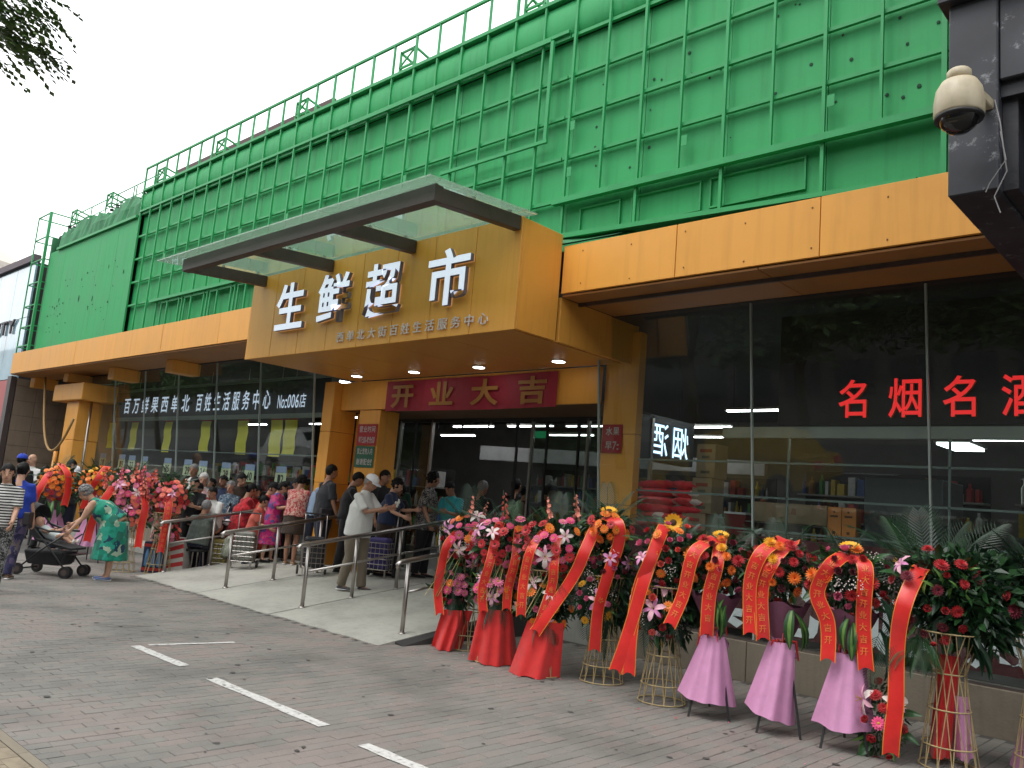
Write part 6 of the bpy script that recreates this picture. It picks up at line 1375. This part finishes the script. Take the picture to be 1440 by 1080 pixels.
# fillers between them
FILL = [((-15.3,7.35,0),65,1.6,'woman in dull green blouse partly behind the floral dress',cloth('dull_green', [(.06,.1,.06)]),'bob',True), ((-13.95,7.35,0),20,1.5,'boy in white T-shirt between the bending woman and the sitting person',WHITEC,'short',False),
 ((-14.6,8.15,.14),75,1.66,'man in brown shirt right against the window glass',BRN,'short',False), 
  ((-11.55,8.75,.35),140,1.7,'man in dark grey shirt in the shade of the left pier',cloth('dark_grey', [(.045,.045,.05)]),'short',False),
 ((-11.3,9.3,.35),60,1.62,'woman in dark green top just outside the doors',cloth('dark_green', [(.015,.05,.03)]),'bob',True), ((-9.2,10.2,.35),120,1.6,'woman in maroon top inside the doors',cloth('maroon', [(.12,.015,.03)]),'curly',True),
 ((-9.0,10.6,.35),170,1.66,'man in black jacket at the right half of the doorway',BLK,'short',False),  ((-14.55,7.35,0),50,1.56,'man in faded red polo behind the woman in black top',cloth('faded_red', [(.3,.06,.05)]),'short',False), ((-15.35,7.85,.14),30,1.6,'woman in teal print blouse by the glass behind the queue',cloth('teal_print', [(.03,.12,.12),(.1,.2,.2),(.02,.08,.1)], 26),'curly',True),
 ((-13.15,7.7,0),130,1.44,'girl in coral top between the red dress and the magenta dress',cloth('coral_top', [(.5,.1,.07)]),'bun',True), ((-9.35,9.35,.35),190,1.62,'man in black vest standing in the middle of the doorway',BLK,'short',False), ((-10.45,8.45,.35),120,1.55,'woman in dark navy blouse behind the papers of the capped man',NAV2,'curly',True), ((-8.5,9.9,.35),150,1.64,'man in dull brown top at the right side of the doorway',BRN,'short',False), ((-15.9,7.5,0),40,1.62,'woman with grey bob at the tail of the queue',cloth('slate', [(.07,.08,.1)]),'bob',True)]
for i, (l_, a_, h_, lb_, c_, hs_, fm_) in enumerate(FILL): person(l_, Dg(a_), h_, lb_, c_, (NAVY, BLK, BRN)[i % 3], i % 3, HG if i in (4, 10) else HB, hs_, 4+i % 5*2, (6+i*5 % 20, (i*13) % 30-15), ((20+i % 3*8,8,60),(24,8,50)) if i % 2 else ((5,10,15),(6,8,20)), female=fm_, fat=1.05+.04*(i % 4), group=QG)
# --- left side
LG_ = 'passers-by at the left'
person((-13.3,4.0,0), Dg(235), 1.64, 'woman in royal blue top and navy print trousers with a crossbody strap', BLU2, PATN, 2, HB, 'bun', 2, (6,0), ((4,7,12),(4,8,12)), ((8,4),(-8,4)), female=True, fat=1.18, group=LG_, shoe=mat('sandal_brown', (.15,.09,.06), .6), extras=strap)
person((-11.85,3.42,0), Dg(60), 1.62, 'long haired woman in black and white striped top cut by the left edge', STR, cloth('dotted_black', [(.02,.02,.02), (.25,.25,.25), (.02,.02,.02)], 60), 2, HB, 'long', 2, (6,10), ((20,4,30),(6,8,12)), ((16,6),(-14,8)), female=True, group=LG_)
person((-13.0,5.3,0), Dg(-35), 1.6, 'old woman in green leaf print dress bending over the stroller', GRD, GRD, 2, HG, 'curly', 52, (8,0), ((24,6,12),(34,6,20)), ((0,3),(6,6)), bot='dress', hem=.3, female=True, fat=1.3, sleeve='none', shoe=mat('shoe_blue', (.1,.15,.3), .6))
person((-20.5,6.35,0), Dg(30), 1.86, 'bald man at the far left edge of the crowd', WHITEC, NAVY, 2, None, 'bald', 0, (0,0), group=LG_)
person((-18.9,5.65,0), Dg(230), 1.82, 'man in bright blue cap walking away by the stone wall', BLK, NAVY, 1, HB, 'short', 0, (0,0), cap=cloth('blue_cap', [(.02,.05,.4)]), group=LG_)
person((-17.9,5.8,0), Dg(200), 1.6, 'person in black beside the blue cap', BLK, BLK, 1, HB, 'short', 0, (0,0), fat=1.2, group=LG_)
person((-17.3,6.05,0), Dg(80), 1.78, 'dark haired man behind the orange flowers', GRYC, NAVY, 1, HB, 'short', 0, (10,0), group=LG_)
person((-18.4,6.45,0), Dg(120), 1.68, 'person in white cap behind the leftmost flower stand', WHITEC, NAVY, 1, HB, 'short', 4, (14,0), cap=cloth('white_cap', [(.72,.72,.74)]), group=LG_)
person((-19.2,7.2,0), Dg(40), 1.72, 'person standing in the shade beside the orange column', BRN, BLK, 1, HB, 'short', 0, (0,0), group=LG_)
# seat under the sitting person
t = thing('stool', (-13.72,7.0,0), 'small dark stool under the grey haired sitting person', 'stool')
MB().lathe([(.16,.38), (.17,.4), (.16,.42)], 16, (-13.72,7.0,0)).build('seat', BLACK, t)
for a in range(4): MB().bar((-13.72+.13*math.cos(a*1.57+.8), 7.0+.13*math.sin(a*1.57+.8), .38), (-13.72+.17*math.cos(a*1.57+.8), 7.0+.17*math.sin(a*1.57+.8), 0), .02).build('leg', STEEL, t)
# ================================================================ STROLLER, BABY, CARTS
st = thing('stroller', (0,0,0), 'black folding stroller with a baby lying in it', 'stroller')
BF = mat('stroller_frame', (.02,.02,.022), .35, var=.1); FB = cloth('stroller_fabric', [(.015,.015,.018)])
# local: front of stroller towards +x
for s in (-1, 1):
    y = s*.24
    MB().tube([(-.52,y,1.0), (-.45,y,.9), (.12,y,.35), (.34,y,.12)], .013, 8).build('frame_tube', BF, st, True)
    MB().tube([(-.34,y,.12), (-.1,y,.35), (.25,y,.62)], .013, 8).build('frame_tube', BF, st, True)
    MB().tube([(-.3,y,.74), (.0,y,.66), (.2,y,.66)], .016, 8).build('armrest', BF, st, True)
    for x in (-.36, .36):
        for dy in (-.035, .035):
            if x > 0 or dy < 0: w_ = MB().tube([(x,y+dy-.016,.085), (x,y+dy+.016,.085)], .085, 18).build('wheel', BF, st); MB().tube([(x,y+dy-.018,.085), (x,y+dy+.018,.085)], .045, 12).build('hub', mat('hub_brown', (.08,.06,.055), .5), w_)
MB().tube([(-.36,-.24,.085), (-.36,.24,.085)], .012, 6).build('axle', BF, st); MB().tube([(-.52,-.24,1.0), (-.54,0,1.02), (-.52,.24,1.0)], .015, 8).build('handle', BF, st, True)
mb = MB(); 
for s in (0, 1): mb.v += [(x, y, z+s*.03) for y in (-.21, .21) for x, z in ((-.46,.86), (-.2,.5), (.12,.44), (.36,.4))]
mb.f = [(0,1,5,4), (1,2,6,5), (2,3,7,6), (12,13,9,8), (13,14,10,9), (14,15,11,10), (0,8,9,1), (1,9,10,2), (2,10,11,3), (4,5,13,12), (5,6,14,13), (6,7,15,14), (3,11,15,7), (0,4,12,8)]; mb.m = [0]*14; mb.build('seat', FB, st)
mb = MB(); n_ = 8; vs = []
for j in range(5):
    a = math.radians(60+j*32)
    for i in range(n_+1): b = math.pi*i/n_; vs.append((-.36+.26*math.cos(a)*1.0-.05, -.24*math.cos(b), .82+.24*math.sin(b)*math.sin(a)+.0))
mb.add(vs, [(j*9+i, j*9+i+1, j*9+10+i, j*9+9+i) for j in range(4) for i in range(n_)]); mb.build('canopy', FB, st, True)
mb = MB(); mb.hexa([(-.3,-.18,.16), (.2,-.18,.16), (.2,.18,.16), (-.3,.18,.16)], [(-.36,-.21,.36), (.26,-.21,.36), (.26,.21,.36), (-.36,.21,.36)]); mb.build('storage_basket', FB, st, bevel=.02)
MB().box(.3,.42,-.18,.18,.33,.345).build('footrest', BF, st)
SP, SR = (-13.62, 4.72, 0), Dg(40)
st.location = SP; st.rotation_euler.z = SR
bb_ = thing('baby', (0,0,0), 'baby in a pale vest lying back in the stroller', 'person')
mb = MB(); mb.tube([(-.22,0,.66), (-.1,0,.58), (.02,0,.54)], [(.075,.06),(.085,.07),(.07,.06)], 12, side=(0,1,0)); mb.ball((-.31,0,.76), .08,.075,.085, 14, 10); mb.tube([(-.25,0,.69), (-.29,0,.73)], [.04,.045], 8)
for s in (-1, 1):
    mb.tube([(-.18,s*.08,.65), (-.08,s*.13,.64), (.02,s*.12,.68)], [.03,.027,.022], 8); mb.tube([(.02,s*.04,.55), (.13,s*.07,.6), (.26,s*.06,.5), (.3,s*.06,.52)], [.045,.042,.028,.02], 8)
r_ = remesh(mb, .009, 2)
for s in (-1, 1):
    for q in range(4): r_.tube([(.02,s*.12+.011*(q-1.5),.69), (.045,s*.12+.011*(q-1.5),.705), (.055,s*.12+.011*(q-1.5),.695)], [.007,.0065,.005], 5)
    r_.tube([(.015,s*.1,.69), (.03,s*.085,.7)], [.008,.006], 5)
r_.build('body', SK[2], bb_, True)
mb = MB(); mb.tube([(-.235,0,.68), (-.1,0,.585), (.05,0,.545)], [(.085,.068),(.096,.08),(.085,.07)], 14, side=(0,1,0)); remesh(mb, .01, 2, .003).build('vest', cloth('baby_vest', [(.45,.5,.5)]), bb_, True)
mb = MB(); s_ = MB().ball((-.315,0,.765), .086,.081,.09, 14, 10); mb.add(s_.v, [f for f in s_.f if sum(s_.v[j][0] for j in f)/len(f) < -.33]); mb.build('hair', HB, bb_, True)
for s in (-1, 1):
    MB().ball((-.245,s*.028,.785), .006, .007, .006, 6, 4).build('eye', EYE, bb_, True)
    MB().tube([(.3,s*.06,.49), (.31,s*.06,.55)], [(.03,.022),(.022,.018)], 8).build('sock', WHITEC, bb_, True)
bb_.location = SP; bb_.rotation_euler.z = SR
# striped barrier
t = thing('striped_barrier', (-13.8,6.93,0), 'red and white striped wedge barrier behind the first handrail', 'barrier')
BWd, BH = .34, .62
mb = MB(); mb.hexa([(-.2,-.17,.0), (.2,-.17,.0), (.2,.17,.0), (-.2,.17,.0)], [(-.1,-.05,.6), (.1,-.05,.6), (.1,.05,.6), (-.1,.05,.6)]); mb.build('wedge', mat('barrier_white', (.5,.47,.43), .6), None)
o = bpy.context.scene.collection.objects[-1]; o.parent = t
for i in range(4):
    z = .06+i*.14; 
    def xw(z): return .2-.1*z/.6
    def yw(z): return -.17+.12*z/.6
    z1 = min(.59, z+.07); zb, zt_ = z, min(.59, z+.14)
    mb = MB(); mb.add([(-xw(z), yw(z)-.004, z), (xw(zb+.07), yw(min(.59,zb+.09))-.004, min(.59, zb+.09)), (xw(zt_), yw(min(.59,zt_+.02))-.004, min(.59, zt_+.02)), (-xw(z1), yw(z1)-.004, z1)], [(0,1,2,3)]); o = mb.build('red_stripe', mat('barrier_red', (.45,.03,.03), .6), None); o.parent = t
t.rotation_euler.z = Dg(40); t.location = (-13.85, 6.75, 0)
# drinks cartons
t = thing('drinks_carton', (-14.1,6.5,0), 'blue and red printed drinks carton standing left of the first handrail', 'box')
MB().box(-.17,.17,-.13,.13,0,.5).build('carton', mat('carton_navy', (.03,.04,.09), .5), None); bpy.context.scene.collection.objects[-1].parent = t
for z0, z1, c_ in ((.42,.47,'barrier_red'), (.03,.08,'barrier_red')): o = MB().box(-.172,.172,-.135,-.131,z0,z1).build('band', MATS[c_], None); o.parent = t
for i in range(3): o = MB().lathe([(.03,.1), (.036,.12), (.036,.28), (.02,.35), (.012,.38)], 10, (-.1+.1*i,-.14,0)).build('bottle_print', mat('bottle_blue', (.1,.25,.45), .4), None, True); o.parent = t
t.location = (-14.0, 6.45, 0); t.rotation_euler.z = Dg(50)
# shopping trolleys
def trolley(loc, rz, lab, colb, h=.9):
    t = thing('shopping_cart', (0,0,0), lab, 'cart', 'folding shopping carts in the queue')
    for s in (-1, 1):
        MB().tube([(s*.17,.12,h), (s*.17,.08,h-.05), (s*.17,0,.1)], .011, 6).build('frame_tube', STEEL, t, True); w_ = MB().tube([(s*.2,0,.07), (s*.23,0,.07)], .07, 14).build('wheel', BLACK, t)
    MB().tube([(-.17,.12,h), (.17,.12,h)], .014, 6).build('handle', BLACK, t)
    mb = MB()
    for z in (.12,.2,.28,.36,.44,.52): mb.tube([(-.17,-.02,z), (-.17,-.26,z), (.17,-.26,z), (.17,-.02,z)], .006, 4)
    for x in (-.17,-.1,-.03,.04,.11,.17): mb.tube([(x,-.26,.12), (x,-.26,.53)], .005, 4)
    for y in (-.2,-.12,-.04):
        for s in (-1, 1): mb.tube([(s*.17,y,.12), (s*.17,y,.53)], .005, 4)
    mb.build('wire_basket', STEEL, t)
    if colb: MB().box(-.155,.155,-.24,-.03,.13,.6).build('bag', colb, t, bevel=.03)
    for s in (-1, 1): MB().bar((s*.15,-.24,.12), (s*.15,-.24,0), .02).build('foot', STEEL, t)
    t.location = loc; t.rotation_euler.z = rz
trolley((-13.78,7.5,0), Dg(55), 'wire shopping cart with yellow packets right of the striped barrier', mat('packet_yellow', (.25,.2,.05), .6, var=.4, scale=10))
trolley((-10.35,8.35,.345), Dg(30), 'wire shopping cart with purple bag behind the man in the white cap', mat('bag_purple', (.05,.04,.16), .6, var=.3), 1.05)
trolley((-11.35,7.75,.26), Dg(60), 'steel cart with a black bag beside the navy shorts', mat('bag_black', (.02,.02,.025), .6), .95)
trolley((-12.8,7.4,.21), Dg(50), 'steel cart with a grey bag beside the magenta dress', mat('bag_grey', (.2,.2,.18), .6, var=.3), .9)
t = thing('plastic_bag', (-13.3,7.6,.0), 'pale see-through plastic bag of greens hanging by the red dress', 'bag'); mb = MB(); mb.lathe([(.03,.62), (.06,.58), (.13,.4), (.12,.28), (.05,.24)], 12, (0,0,0)); o = remesh(mb, .02, 1, .02).build('bag', mat('bag_film', (.35,.38,.3), .3, var=.3, scale=14), None, True); o.parent = t; t.location = (-13.55, 7.5, .05)
# scooter parts behind the rail (black electric bike in the queue)
t = thing('electric_scooter', (0,0,0), 'black electric scooter parked behind the first handrail', 'scooter')
for x in (-.5, .55): w_ = MB().tube([(x,-.05,.22), (x,.05,.22)], .22, 22).build('wheel', BLACK, t); MB().tube([(x,-.055,.22), (x,.055,.22)], .11, 14).build('rim', STEEL, w_)
mb = MB(); mb.tube([(-.6,0,.5), (-.4,0,.58), (-.05,0,.5), (.05,0,.3), (.3,0,.28), (.42,0,.6), (.4,0,.85)], [(.1,.08),(.14,.11),(.13,.12),(.12,.08),(.12,.06),(.12,.07),(.08,.06)], 12, side=(0,1,0)); remesh(mb, .02, 2).build('body', BLACK, t, True)
MB().tube([(.55,0,.22), (.42,0,.9), (.38,0,1.0)], .022, 8).build('fork', STEEL, t); MB().tube([(.3,-.3,1.02), (.38,-.12,1.02), (.38,.12,1.02), (.3,.3,1.02)], .014, 8).build('handlebar', STEEL, t, True)
MB().box(-.62,-.12,-.13,.13,.66,.74).build('seat', BLK, t, bevel=.03); MB().ball((.5,0,.88), .06,.07,.06, 12, 8).build('headlight', WHITE, t, True)
for s in (-1, 1): MB().tube([(.36,s*.2,1.02), (.38,s*.26,1.16)], .006, 5).build('mirror_stem', STEEL, t); MB().ball((.38,s*.27,1.19), .015,.05,.035, 8, 6).build('mirror', BLACK, t)
t.location = (-14.35,7.35,0); t.rotation_euler.z = Dg(35)
